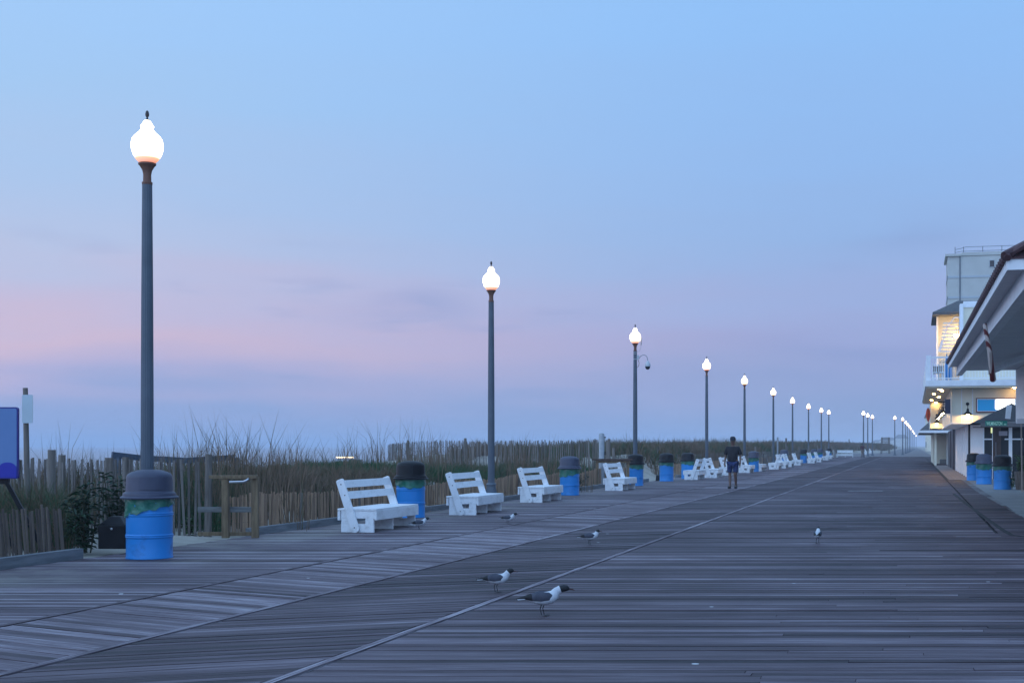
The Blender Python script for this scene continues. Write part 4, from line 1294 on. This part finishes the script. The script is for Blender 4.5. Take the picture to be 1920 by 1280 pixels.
# wall at the far end of the porch, open serving hatch below
wx = XZ(1905, 750, 39.0).x + .43
b = MB(); b.box(wx - XE, 7.9, 39.0 - YA0, YA1 - YA0 - .05, XZ(1905, 787, 39).z, ZE - .21); b.build('wall', M_wwall, ra)
b = MB(); b.box(wx - XE + .75, 7.9, 39.0 - YA0, YA1 - YA0 - .05, 0, XZ(1905, 787, 39).z - .001); b.build('counter_wall', M_wwall, ra)
b = MB(); b.box(wx - XE - .25, wx - XE + 1.5, 38.7 - YA0, 39.0 - YA0, XZ(1905, 790, 39).z - .06, XZ(1905, 787, 39).z + .03); b.build('hatch_shelf', M_soffit, ra)
# diagonal brace below the ceiling
b = MB(); q0 = XZ(1868, 697, 39.5); q1 = XZ(1925, 650, 39.5); b.beam((q0.x - XE, q0.y - YA0, q0.z), (q1.x - XE, q1.y - YA0 - 8, ZE - .25), .10, .14); b.build('brace', M_wtrim, ra)

# striped pole hung under the beam
M_stripe = bpy.data.materials.new('red_white_stripe'); M_stripe.use_nodes = True
t = M_stripe.node_tree; tcn = t.nodes.new('ShaderNodeTexCoord'); wv = t.nodes.new('ShaderNodeTexWave'); wv.bands_direction = 'DIAGONAL'; wv.inputs['Scale'].default_value = 3.4; wv.inputs['Distortion'].default_value = 0
rp = t.nodes.new('ShaderNodeValToRGB'); rp.color_ramp.interpolation = 'CONSTANT'; rp.color_ramp.elements[0].color = (.13, .012, .015, 1); rp.color_ramp.elements[1].position = .45; rp.color_ramp.elements[1].color = (.55, .48, .44, 1)
t.links.new(tcn.outputs['Object'], wv.inputs[0]); t.links.new(wv.outputs[0], rp.inputs[0]); t.links.new(rp.outputs[0], t.nodes['Principled BSDF'].inputs['Base Color'])
q0 = P(1846, 607, 23.5); q1 = P(1862, 712, 24.0)
rt = thing('striped_pole', 'red and white striped pole hanging under the near tiled eave', 'pole', (q0.x, q0.y, 0))
b = MB(); b.tube([(0, 0, q0.z), ((q1.x - q0.x) * .5, 0, (q0.z + q1.z) / 2), (q1.x - q0.x, q1.y - q0.y, q1.z)], [.035, .045, .058], 12); b.build('shaft', M_stripe, rt, smooth=True)

# B: corner café building
Y0 = 57.8
rb = thing('cafe_building', 'cream and white corner building with a railed balcony and dark shutters', 'building', (2.45, Y0, 0))
def LB(x): return x - 2.45
def BB(name, m_, x0, x1, y0, y1, z0, z1, par=rb, bev=0):
    b = MB(); b.box(x0 - 2.45, x1 - 2.45, y0 - Y0, y1 - Y0, z0, z1); return b.build(name, m_, par, bevel=bev)
xw = XZ(1843, 850, Y0).x
BB('wall', M_wwall, 2.45, xw, Y0, Y0 + .3, 0, 2.43)
BB('wall', M_wwall, 2.451, 2.75, Y0 + .301, 78, 0, 2.43)
# recessed pilasters / roller panel on the walk side
for yy in (59.0, 61.5, 64.0, 67.0, 70.0, 73.0, 76.0):
    BB('pilaster', M_wtrim, 2.37, 2.449, yy, yy + .5, 0, 2.38)
BB('downpipe', M_black, 2.36, 2.44, 58.3, 58.42, 0, 2.43)
BB('shutter', M_shut, 2.40, 2.75, 78.01, 79.9, 0, 2.43); BB('shutter', M_shut, 2.36, 2.75, 80.0, 82.9, 0, 2.43)
BB('shutter', M_shut, 2.40, 2.75, 83.0, 86.5, 0, 2.43); BB('shutter', M_shut, 2.36, 2.75, 86.6, 92, 0, 2.43)
# shopfront: frames, door, glass
def fx(px): return XZ(px, 850, Y0).x
BB('glazing', M_glass, xw + .05, 9, Y0 + .12, Y0 + .15, .1, 2.30)
for a_, c_ in ((1843, 1845.5), (1860.5, 1861.5), (1891.5, 1898)):
    BB('window_frame', M_wtrim, fx(a_), fx(c_), Y0 + .02, Y0 + .119, 0, 2.43)
d1 = BB('door', mat('brown_door', (.045, .025, .018, 1), (.07, .04, .03, 1), .5, 4), fx(1861.6), fx(1877), Y0 + .05, Y0 + .118, 0, 2.3)
BB('handle', M_chrome, fx(1867), fx(1867.7), Y0 - .02, Y0 + .02, .6, 1.6, par=None).parent = d1
for ch in d1.children: ch.location = (0, 0, 0)
BB('window_frame', M_wtrim, fx(1845.6), fx(1860.4), Y0 + .05, Y0 + .118, 1.70, 1.76)
BB('window_frame', M_wtrim, fx(1884), fx(1918), Y0 + .05, Y0 + .118, 1.70, 1.76)
BB('notice', mat('grey_notice', (.30, .28, .31, 1), rough=.6), fx(1873), fx(1889), Y0 - .03, Y0 + .03, 1.88, 2.08)
BB('interior_light', mat('lit_tube', (1, 1, .6, 1), emit=(.85, .95, .35, 1), estr=1.0), fx(1858), fx(1860.3), Y0 + .03, Y0 + .049, 2.0, 2.32)
# signband (upper cream band) overhanging, cladding battens
zb0, zb1 = 2.44, 3.90
BB('signband', M_cream, 1.62, 9, 57.0, 76.9, zb0, zb1)
for px in (1803, 1823.5): 
    x_ = XZ(px, 760, 57).x; BB('batten', M_wtrim, x_ - .02, x_ + .02, 56.97, 56.999, zb0, zb1)
for yy in np.arange(58, 76, 1.0): BB('batten', M_wtrim, 1.585, 1.619, float(yy), float(yy) + .06, zb0, zb1)
BB('signband', M_cream, .95, 1.619, 75.2, 82, zb0, 3.90)
BB('canopy_trim', M_wtrim, 1.60, 9, 56.98, 76.9, zb0 - .05, zb0 - .002)
# balcony slab
bal = BB('balcony', M_wtrim, .49, 9, 56.0, 78, 3.98, 4.24)
BB('balcony_ceiling', M_cream, .55, 9, 56.06, 77.9, 3.915, 3.975)
# railing
def rail(y0r, y1r, x0r, x1r):
    pass
bx = lambda px, Yp: XZ(px, 700, Yp).x
BB('railing_post', M_wtrim, .52, .72, 56.1, 56.3, 4.241, 5.30)
BB('railing_post', M_wtrim, 3.2, 3.35, 56.1, 56.25, 4.241, 5.2)
rl = BB('railing', M_wtrim, .721, 9, 56.15, 56.21, 5.18, 5.25)
b = MB()
b.box(.721 - 2.45, 9 - 2.45, 56.15 - Y0, 56.2 - Y0, 4.30, 4.34)
x_ = .80
while x_ < 9: b.box(x_ - 2.45, x_ + .022 - 2.45, 56.165 - Y0, 56.185 - Y0, 4.34, 5.18); x_ += .125
y_ = 56.4
while y_ < 77: b.box(.58 - 2.45, .602 - 2.45, y_ - Y0, y_ + .022 - Y0, 4.24, 5.18); y_ += .14
b.box(.56 - 2.45, .62 - 2.45, 56.31 - Y0, 77 - Y0, 5.181, 5.24)
b.build('balusters', M_wtrim, rb)
for yy in (60, 64, 68, 72, 76.8): BB('railing_post', M_wtrim, .54, .66, yy, yy + .12, 4.241, 5.28)
# upper storey walls set back on the balcony, clapboard
def clap(name, m_, x0, x1, y, z0, z1):
    b = MB(); z = z0
    while z < z1:
        b.add([(x0 - 2.45, y - Y0 - .03, z), (x1 - 2.45, y - Y0 - .03, z), (x1 - 2.45, y - Y0 - .008, z + .17), (x0 - 2.45, y - Y0 - .008, z + .17), (x0 - 2.45, y - Y0, z), (x1 - 2.45, y - Y0, z)], [(0, 1, 2, 3), (0, 1, 5, 4)]); z += .17
    return b.build(name, m_, rb)
M_clap = mat('grey_beige_siding', (.50, .50, .45, 1), (.44, .44, .40, 1), .7, 2)
BB('upper_wall', M_clap, 1.25, 9, 68, 72, 4.25, 8.1)
clap('clapboard', M_clap, 1.25, 9, 68, 4.25, 5.9)
BB('corner_board', M_wtrim, 1.15, 1.249, 67.9, 68.1, 4.25, 8.1)
# roof over the upper porch
def hip(name, x0, x1, y0, y1, z0, z1, ins, m_, par, ox, oy):
    b = MB(); b.add([(x0 - ox, y0 - oy, z0), (x1 - ox, y0 - oy, z0), (x1 - ox, y1 - oy, z0), (x0 - ox, y1 - oy, z0), (x0 + ins - ox, y0 + ins - oy, z1), (x1 - ox, y0 + ins - oy, z1), (x1 - ox, y1 - ins - oy, z1), (x0 + ins - ox, y1 - ins - oy, z1),
                     (x0 - ox, y0 - oy, z0 - .14), (x1 - ox, y0 - oy, z0 - .14), (x1 - ox, y1 - oy, z0 - .14), (x0 - ox, y1 - oy, z0 - .14)],
                    [(0, 1, 5, 4), (1, 2, 6, 5), (2, 3, 7, 6), (3, 0, 4, 7), (4, 5, 6, 7), (8, 9, 1, 0), (9, 10, 2, 1), (10, 11, 3, 2), (11, 8, 0, 3), (11, 10, 9, 8)])
    return b.build(name, m_, par)
hip('roof', .95, 9, 67.0, 73, 8.25, 8.95, 1.3, M_roofdk, rb, 2.45, Y0)
# warm lit upper gallery: white frame, louvred rails, glowing lamp
g0 = XZ(1762, 660, 66.5); g1 = XZ(1796, 600, 66.5)
for k in range(9):
    z = g0.z + k * (g1.z - g0.z) / 9
    BB('gallery_rail', M_wtrim, g0.x + (.02 * k), g1.x + .2, 66.4, 66.46, z, z + .06)
b = MB()
for px0, py0, px1, py1 in ((1762, 660, 1776, 612), (1776, 612, 1790, 595), (1790, 595, 1803, 595), (1776, 612, 1800, 612), (1760, 658, 1766, 640)):
    q0 = XZ(px0, py0, 66.3); q1 = XZ(px1, py1, 66.3); b.beam((q0.x - 2.45, q0.y - Y0, q0.z), (q1.x - 2.45, q1.y - Y0, q1.z), .06, .07, up=(0, 1, 0))
b.build('gallery_frame', M_wtrim, rb)
q0 = XZ(1799.5, 622, 65.5); q1 = XZ(1806, 570, 65.5)
BB('gallery_pier', M_wtrim, q0.x, q1.x, 65.3, 66.2, 4.3, q1.z)
q2 = XZ(1850, 566, 65.5)
BB('gallery_wall', M_cream, q1.x + .001, 9, 65.5, 66.2, 4.3, q2.z)
BB('gallery_parapet', M_wtrim, q1.x + .002, 9, 65.4, 65.499, q2.z - .25, q2.z + .05)
# C: grey hotel tower
Yt = 98; t0 = XZ(1777, 478, Yt)
rt_ = thing('hotel_tower', 'plain grey stucco hotel block with a thin roof railing', 'building', (t0.x, Yt, 0))
tz = t0.z
b = MB(); b.box(0, 22, 0, 4.5, 0, tz - .12); b.build('wall', M_grey, rt_)
b = MB(); b.box(-.18, 1.0, -.18, 4.6, tz - .12, tz + .05); b.box(1.001, 22, -.06, 4.5, tz - .1, tz + .15); b.build('cornice', M_grey, rt_)
M_band = mat('pale_stucco_band', (.46, .50, .52, 1), rough=.85)
for py in (519, 557.5):
    z = XZ(1800, py, Yt).z; b = MB(); b.box(-.03, 22, -.04, -.001, z - .08, z + .08); b.box(-.04, -.001, -.04, 4.5, z - .08, z + .08); b.build('string_course', M_band, rt_)
b = MB(); x_ = XZ(1800, 520, Yt).x - t0.x; b.box(x_ - .04, x_ + .04, -.07, -.041, 8, tz - .12); b.build('downpipe', M_pole, rt_)
q = XZ(1860, 494, Yt); b = MB(); b.box(q.x - t0.x - .16, q.x - t0.x + .16, -.03, -.002, q.z - .25, q.z + .22); wd_ = b.build('window', M_glass, rt_)
b = MB()
for x0_, x1_, z0_, z1_ in ((-.2, -.16, -.29, .26), (.16, .2, -.29, .26), (-.2, .2, .22, .26), (-.2, .2, -.29, -.25)):
    b.box(q.x - t0.x + x0_, q.x - t0.x + x1_, -.05, -.031, q.z + z0_, q.z + z1_)
b.build('frame', M_band, wd_)
b = MB()
for px in (1791, 1807, 1843, 1879, 1915, 1951):
    x_ = XZ(px, 470, Yt).x - t0.x; b.tube([(x_, .3, tz), (x_, .3, tz + .62)], .025, 6)
b.tube([(.55, .3, tz + .42), (1.0, .3, tz + .50), (1.3, .3, tz + .60), (21, .3, tz + .60)], .018, 6)
b.tube([(.55, .3, tz + .20), (1.0, .3, tz + .28), (21, .3, tz + .33)], .018, 6)
b.build('roof_railing', M_pole, rt_)

# D: small shop further along with low hip roof
Yd = 106; d0 = XZ(1750, 812, Yd)
rd = thing('kiosk', 'small cream shop with low dark hipped roof beyond the shutters', 'building', (d0.x, Yd, 0))
b = MB(); b.box(0, 6, 0, 14, 0, 2.6); b.build('wall', M_cream, rd)
hip('roof', d0.x - 1.15, d0.x + 6, 96, Yd + 15, 2.55, 3.9, 1.5, M_roofdk, rd, d0.x, Yd)
b = MB(); b.box(-1.17, 6, -10.03, -10.001, 2.38, 2.56); b.box(-1.19, -1.171, -10.03, 15, 2.38, 2.56); b.build('gutter', M_wtrim, rd)
for yy in (-9, -6, -3):
    b = MB(); b.box(-.05, .1, yy, yy + .15, 0, 2.40); b.build('porch_post', M_cream, rd)
b = MB(); b.box(.5, 1.2, -.5, -.001, 0, .35); b.box(.5, 1.2, -.9, -.501, 0, .18); b.build('steps', M_conc, rd)
# far blocks on the inland side
for k, (x0, y0, w_, h_, lab) in enumerate(((4, 135, 12, 6, 'low pale shop row beyond the kiosk'), (3.4, 190, 10, 7, 'hazy two storey block far along the inland side'), (3.2, 330, 14, 9, 'farthest hazy block at the end of the inland side'))):
    rt = thing('distant_building', lab, 'building', (x0, y0, 0)); b = MB(); b.box(0, w_, 0, 35, 0, h_); b.build('wall', M_cream, rt)
    b = MB(); b.box(-.3, w_, -.3, 35.3, h_ + .001, h_ + .35); b.build('roof', M_roofdk, rt)
    for j in range(5):
        b = MB(); b.box(-.03, -.001, 2 + j * 6, 4 + j * 6, 1, 2.4); b.build('window', M_glass, rt)
for (px, w_, h_, D, lab) in ((1665, 15, 9, 1150, 'faint hazy building at the vanishing end of the beach'), (1646, 12, 7, 1250, 'fainter low roof beside the vanishing end building'), (1690, 12, 11, 1100, 'faint pale block just behind the last lamps')):
    a = P(px, 835, D); rt = thing('distant_building', lab, 'building', (a.x, a.y, 0)); b = MB(); b.box(-w_ / 2, w_ / 2, 0, 10, 0, h_ * .7); b.build('wall', M_grey, rt)
    b = MB(); b.add([(-w_ / 2 - .5, -.5, h_ * .7), (w_ / 2 + .5, -.5, h_ * .7), (w_ / 2 + .5, 10.5, h_ * .7), (-w_ / 2 - .5, 10.5, h_ * .7), (-w_ / 4, 5, h_), (w_ / 4, 5, h_)], [(0, 1, 5, 4), (1, 2, 5), (2, 3, 4, 5), (3, 0, 4), (3, 2, 1, 0)]); b.build('roof', M_roofdk, rt)
a = P(1660, 835, 225)
rt = thing('lifeguard_stand', 'tall slatted lifeguard stand in the far dunes', 'lifeguard stand', (a.x, a.y, 0), TH)
for x_ in (-.7, .7):
    for y_ in (-.5, .5):
        b = MB(); b.beam((x_, y_, 0), (x_ * .85, y_ * .8, 2.9), .1, .1); b.build('leg', M_oldwood, rt)
b = MB()
for k in range(8): b.box(-.75, .75, -.5, -.45, 1.0 + k * .25, 1.12 + k * .25)
b.build('slats', M_oldwood, rt)

# blue shop sign with red frame on the signband
rt = thing('shop_sign', 'blue and white shop sign in a red frame on the cream band', 'sign', (XZ(1830, 760, 57).x, 56.9, 0))
x0 = 0; z0s, z1s = XZ(1830, 773, 57).z, XZ(1830, 746, 57).z
b = MB(); b.box(0, 2.35, 0, .09, z0s, z1s); b.build('frame', M_redfr, rt)
b = MB(); b.box(.035, 2.32, -.012, -.001, z0s + .04, z1s - .04); b.build('border', mat('white_border', (.75, .76, .78, 1), rough=.5), rt)
b = MB(); b.box(.065, 2.29, -.020, -.0125, z0s + .07, z1s - .07); b.build('panel', M_signblue, rt)
b = MB(); pr = rrect(.78, 1.62, z0s + .10, z1s - .05, .08); b.prism(pr, 'y', -.030, -.0205); b.build('white_emblem', M_signwhite, rt)


# gooseneck lamps
def make_goose(label):
    root = thing('wall_lamp', label, 'wall lamp', (0, 0, 0), 0, 'warm gooseneck lamps on the corner building')
    b = MB(); b.tube([(0, 0, .0), (0, -.05, .0)], .07, 14); b.build('mount', M_black, root)
    b = MB(); b.tube([(0, -.04, 0), (0, -.22, .05), (0, -.30, 0), (0, -.31, -.20)], .014, 8); b.build('arm', M_black, root, smooth=True)
    b = MB(); b.lathe([(.035, -.20), (.05, -.24), (.055, -.32), (.09, -.36), (.20, -.46), (.205, -.47), (.195, -.468), (.085, -.372), (.02, -.34)], 20, (0, -.31, 0), cap=False); b.build('shade', M_black, root, smooth=True)
    b = MB(); b.lathe([(.004, -.355), (.045, -.385), (.062, -.43), (.045, -.475), (.004, -.49)], 14, (0, -.31, 0)); b.build('bulb', M_bulb, root, smooth=True)
    return root


wl = XZ(1814, 757, 57)
goose0 = make_goose('gooseneck lamp glowing on the cream band facing the street')
goose0.location = (wl.x, 56.99, wl.z)
for k, yy in enumerate((59.5, 63, 67, 71.5)):
    dup(goose0, (1.61, yy, 3.38), math.radians(-90), '%s of the gooseneck lamps along the walk side of the cream band' % ordn[k])
dup(goose0, (1.3, 75.15, 3.2), 0, 'gooseneck lamp lighting the jutting end of the cream band')

# dark hanging sign box on the band corner
q = XZ(1776, 760, 56.9)
rt = thing('hanging_sign', 'dark narrow hanging sign at the corner of the cream band', 'sign', (q.x, 56.7, 0))
b = MB(); b.box(-.09, .13, 0, .08, XZ(1776, 775, 56.7).z, XZ(1776, 748, 56.7).z); b.build('panel', mat('midnight_sign', (.012, .016, .05, 1), rough=.5), rt)
b = MB(); b.box(-.42, -.091, .02, .05, XZ(1776, 754, 56.7).z, XZ(1776, 752, 56.7).z); b.build('bracket', M_black, rt)
# orange flag
q = XZ(1743, 765, 74); 
rt = thing('orange_flag', 'orange fabric flag hanging at the far end of the band', 'flag', (q.x, 74, 0))
b = MB(); vs = []
for j in range(7):
    z = q.z - .78 * j / 6; wd = .26 * math.sin(math.pi * (.15 + .8 * j / 6)) 
    for k in range(4): vs.append((-.08 + wd * (k / 3 - .5), .03 * math.sin(k * 2 + j), z))
b.add(vs, [(j * 4 + k, j * 4 + k + 1, (j + 1) * 4 + k + 1, (j + 1) * 4 + k) for j in range(6) for k in range(3)])
b.build('cloth', mat('orange_cloth', (.62, .08, .02, 1), rough=.8), rt)
b = MB(); b.tube([(-.08, 0, q.z + .06), (-.08, 0, q.z - .8)], .012, 6); b.build('staff', M_black, rt)
# ceiling light under balcony
q = XZ(1762, 728.5, 57.5)
rt = thing('ceiling_light', 'small round light in the balcony ceiling', 'ceiling light', (q.x, 57.5, 3.89)); b = MB(); b.lathe([(.11, 0), (.11, .02)], 16); b.build('lens', mat('lit_lens', (1, .95, .8, 1), emit=(1, .85, .6, 1), estr=4), rt)

for k, (x_, y_) in enumerate(((1.25, 59), (.95, 62.5), (1.25, 66.5), (.95, 71), (1.25, 75), (4.2, 56.6))):
    rt = thing('ceiling_light', ['%s warm downlight in the balcony ceiling over the walk' % ordn[k], 'warm downlight above the blue shop sign'][k == 5], 'ceiling light', (x_, y_, 3.89), 0, 'downlights under the balcony')
    b = MB(); b.lathe([(.06, 0), (.06, .02)], 14); b.build('lens', M_down, rt)
q = XZ(1793, 628, 66.8)
rt = thing('porch_light', 'bright warm light on the upper gallery by the white pier', 'porch light', (q.x, 67.2, q.z))
b = MB(); b.lathe([(.02, -.12), (.09, -.06), (.10, 0), (.07, .08), (.02, .1)], 14); b.build('globe', M_bulb, rt, smooth=True)
b = MB(); b.tube([(0, 0, .1), (0, 0, .5)], .015, 6); b.build('stem', M_black, rt)
# balcony furniture
M_tbl = mat('brown_wicker', (.10, .07, .055, 1), (.16, .11, .08, 1), .8, 20)
q = XZ(1759, 700, 58.5)
rt = thing('balcony_table', 'brown table set on the balcony behind the railing', 'table', (q.x, 58.5, 4.242))
b = MB(); b.box(-.24, .24, 0, .4, .70, .74); b.build('top', M_tbl, rt)
b = MB(); b.box(-.22, .22, .02, .06, .40, .69); b.build('skirt', M_tbl, rt)
for x_ in (-.2, .2):
    b = MB(); b.box(x_ - .02, x_ + .02, .1, .14, 0, .70); b.build('leg', M_wtrim, rt)
for k, px in enumerate((1754, 1765)):
    q = XZ(px, 700, 57.6)
    rt = thing('balcony_chair', ('white chair at the table nearest the balcony corner post', 'white chair at the table farther from the balcony corner post')[k], 'chair', (q.x, 57.6, 4.242), 0, 'white balcony chairs')
    b = MB(); b.box(-.15, .15, -.02, .3, .40, .43); b.build('seat', M_wtrim, rt)
    b = MB()
    for x_ in (-.14, -.05, .04, .12): b.box(x_, x_ + .02, -.02, 0, .431, .80)
    b.build('backrest', M_wtrim, rt)
    for x_ in (-.14, .12):
        for y_ in (0, .26):
            b = MB(); b.box(x_, x_ + .025, y_, y_ + .025, 0, .40); b.build('leg', M_wtrim, rt)
M_umb = mat('blue_canvas', (.02, .16, .40, 1), (.03, .2, .46, 1), .8, 8)
for k, px in enumerate((1775, 1782)):
    q = XZ(px, 700, 58.2)
    rt = thing('folded_parasol', ('folded blue parasol beside the balcony table', 'folded blue parasol nearer the tiled eave')[k], 'parasol', (q.x, 58.2, 4.242), 0, 'folded parasols on the balcony')
    b = MB(); b.lathe([(.04, .1), (.085, .25), (.07, .7), (.03, 1.15), (.01, 1.3)], 10); b.build('canopy', M_umb, rt)
    b = MB(); b.lathe([(.12, 0), (.12, .05), (.02, .06), (.015, 1.35)], 10); b.build('pole', M_galv, rt)

# black awning canopy before the shopfront
q0 = XZ(1823, 793, 50); q1 = XZ(1905, 753, 50); q2 = XZ(1843, 800, 50)
rt = thing('awning', 'black peaked awning with grey valance over the shop entrance', 'awning', (q0.x, 50, 0))
dx = q1.x - q0.x; zl = q0.z; zh = q1.z
b = MB(); b.add([(0, 0, zl), (dx, 2.2, zh), (2 * dx, 0, zl), (2 * dx, 4.5, zl), (0, 4.5, zl)], [(0, 2, 1), (2, 3, 1), (3, 4, 1), (4, 0, 1)])
b.build('canopy', mat('black_canvas', (.018, .017, .02, 1), (.03, .03, .03, 1), .8, 5), rt)
zv = XZ(1843, 800, 50).z
b = MB(); b.box(.30, 2 * dx, -.01, .01, zv, zl - .002); b.build('valance', mat('grey_canvas', (.11, .105, .105, 1), (.14, .13, .13, 1), .9, 4), rt)
b = MB(); b.box(.02, 2 * dx, -.02, .02, zv - .03, zv - .001); b.build('frame_bar', M_black, rt)
for x_ in (2 * dx - .05, 2 * dx - .05):
    pass
b = MB(); b.tube([(2 * dx - .05, .05, 0), (2 * dx - .05, .05, zl)], .03, 8);  b.build('support', M_black, rt)

# street name sign on its post
pp = G(1916.5, 922)
sgn = thing('street_sign', 'green street name blade reading WILMINGTON AVE on a slim post', 'street sign', (pp.x, pp.y, 0), TH)
s_ = FPX / (pp.y * CS - pp.x * SN)
b = MB(); b.tube([(0, 0, 0), (-.03, 0, CAM_H + (835 - 782) / s_)], .022, 10); b.build('post', mat('tan_post', (.30, .25, .21, 1), rough=.6), sgn)
xl, xr_ = (1847.5 - 1916.5) / s_, (1888.5 - 1916.5) / s_
zt_, zb2 = CAM_H + (835 - 788.6) / s_, CAM_H + (835 - 798) / s_
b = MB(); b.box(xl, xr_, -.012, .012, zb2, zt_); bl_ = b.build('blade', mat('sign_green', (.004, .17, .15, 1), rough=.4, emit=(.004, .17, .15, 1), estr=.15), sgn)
b = MB(); b.box(xr_ + .001, 0, -.008, .008, zt_ - .07, zt_ - .03); b.build('bracket', M_galv, sgn)


def text(body, size, loc, mtl, parent, width=None, rot=(math.radians(90), 0, 0)):
    cu = bpy.data.curves.new('lettering', 'FONT'); cu.body = body; cu.size = size; cu.extrude = .002; cu.offset = size * .012
    o = bpy.data.objects.new('tmp', cu); COL.objects.link(o)
    bpy.context.view_layer.update()
    me = bpy.data.meshes.new_from_object(o.evaluated_get(bpy.context.evaluated_depsgraph_get()))
    bpy.data.objects.remove(o)
    me.materials.clear(); me.materials.append(mtl)
    ob = bpy.data.objects.new('lettering', me); COL.objects.link(ob); ob.parent = parent
    xsz = [v.co.x for v in me.vertices]; w0 = max(xsz) - min(xsz)
    if width: ob.scale = (width / w0, 1, 1)
    ob.location = loc; ob.rotation_euler = rot
    return ob


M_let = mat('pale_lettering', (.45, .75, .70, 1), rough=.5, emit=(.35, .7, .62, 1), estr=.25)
bw = xr_ - xl
text('WILMINGTON', .15, (xl + bw * .05, -.0145, zb2 + .022), M_let, sgn, bw * .72)
text('AVE', .07, (xl + bw * .84, -.0145, zb2 + .022), M_let, sgn, bw * .11)
# tilted white board hanging near the awning peak
q = P(1891, 772, 43)
rt = thing('white_board', 'tilted white board hanging before the black awning', 'board', (q.x, q.y, q.z), TH)
b = MB(); b.box(-.085, .085, -.02, .02, -.23, .23); o_ = b.build('panel', M_wtrim, rt); o_.rotation_euler = (0, math.radians(6), 0)
b = MB(); b.tube([(0, 0, .22), (.35, .2, .40)], .008, 5); b.build('wire', M_black, rt)

# planter by the last bin
q = G(1914, 918)
rt = thing('planter', 'tapered wooden planter beside the nearest shop bin', 'planter', (q.x, q.y + .1, 0))
b = MB(); b.add([(-.14, -.14, 0), (.14, -.14, 0), (.14, .14, 0), (-.14, .14, 0), (-.2, -.2, .60), (.2, -.2, .60), (.2, .2, .60), (-.2, .2, .60)], [(3, 2, 1, 0), (4, 5, 6, 7), (0, 1, 5, 4), (1, 2, 6, 5), (2, 3, 7, 6), (3, 0, 4, 7)])
b.build('tub', M_oldwood, rt)
leafy('potted_shrub', 'bushy green shrub growing in the wooden planter', (q.x, q.y + .1, .6), .55, .26, 360, .10, 8, M_leaf2)
leafy('bush', 'trailing green plant between the planter and the nearest shop bin', (q.x - .28, q.y + .35, 0), .85, .16, 240, .10, 9, M_leaf2)

# ------------------------------------------------------------------ sea air
hz = MB(); hz.box(-4600, 1500, -1600, 4600, -7, 19)
ho = hz.build('haze', [])
mh = bpy.data.materials.new('sea_haze'); mh.use_nodes = True
th = mh.node_tree; th.nodes.clear()
pv = th.nodes.new('ShaderNodeVolumePrincipled'); out = th.nodes.new('ShaderNodeOutputMaterial')
pv.inputs['Color'].default_value = (.86, .90, 1, 1); pv.inputs['Density'].default_value = .0007; pv.inputs['Anisotropy'].default_value = .0
th.links.new(pv.outputs[0], out.inputs['Volume'])
ho.data.materials.clear(); ho.data.materials.append(mh)
tag(ho, 'thin blue sea haze over the beach and boardwalk', 'haze', kind='stuff')
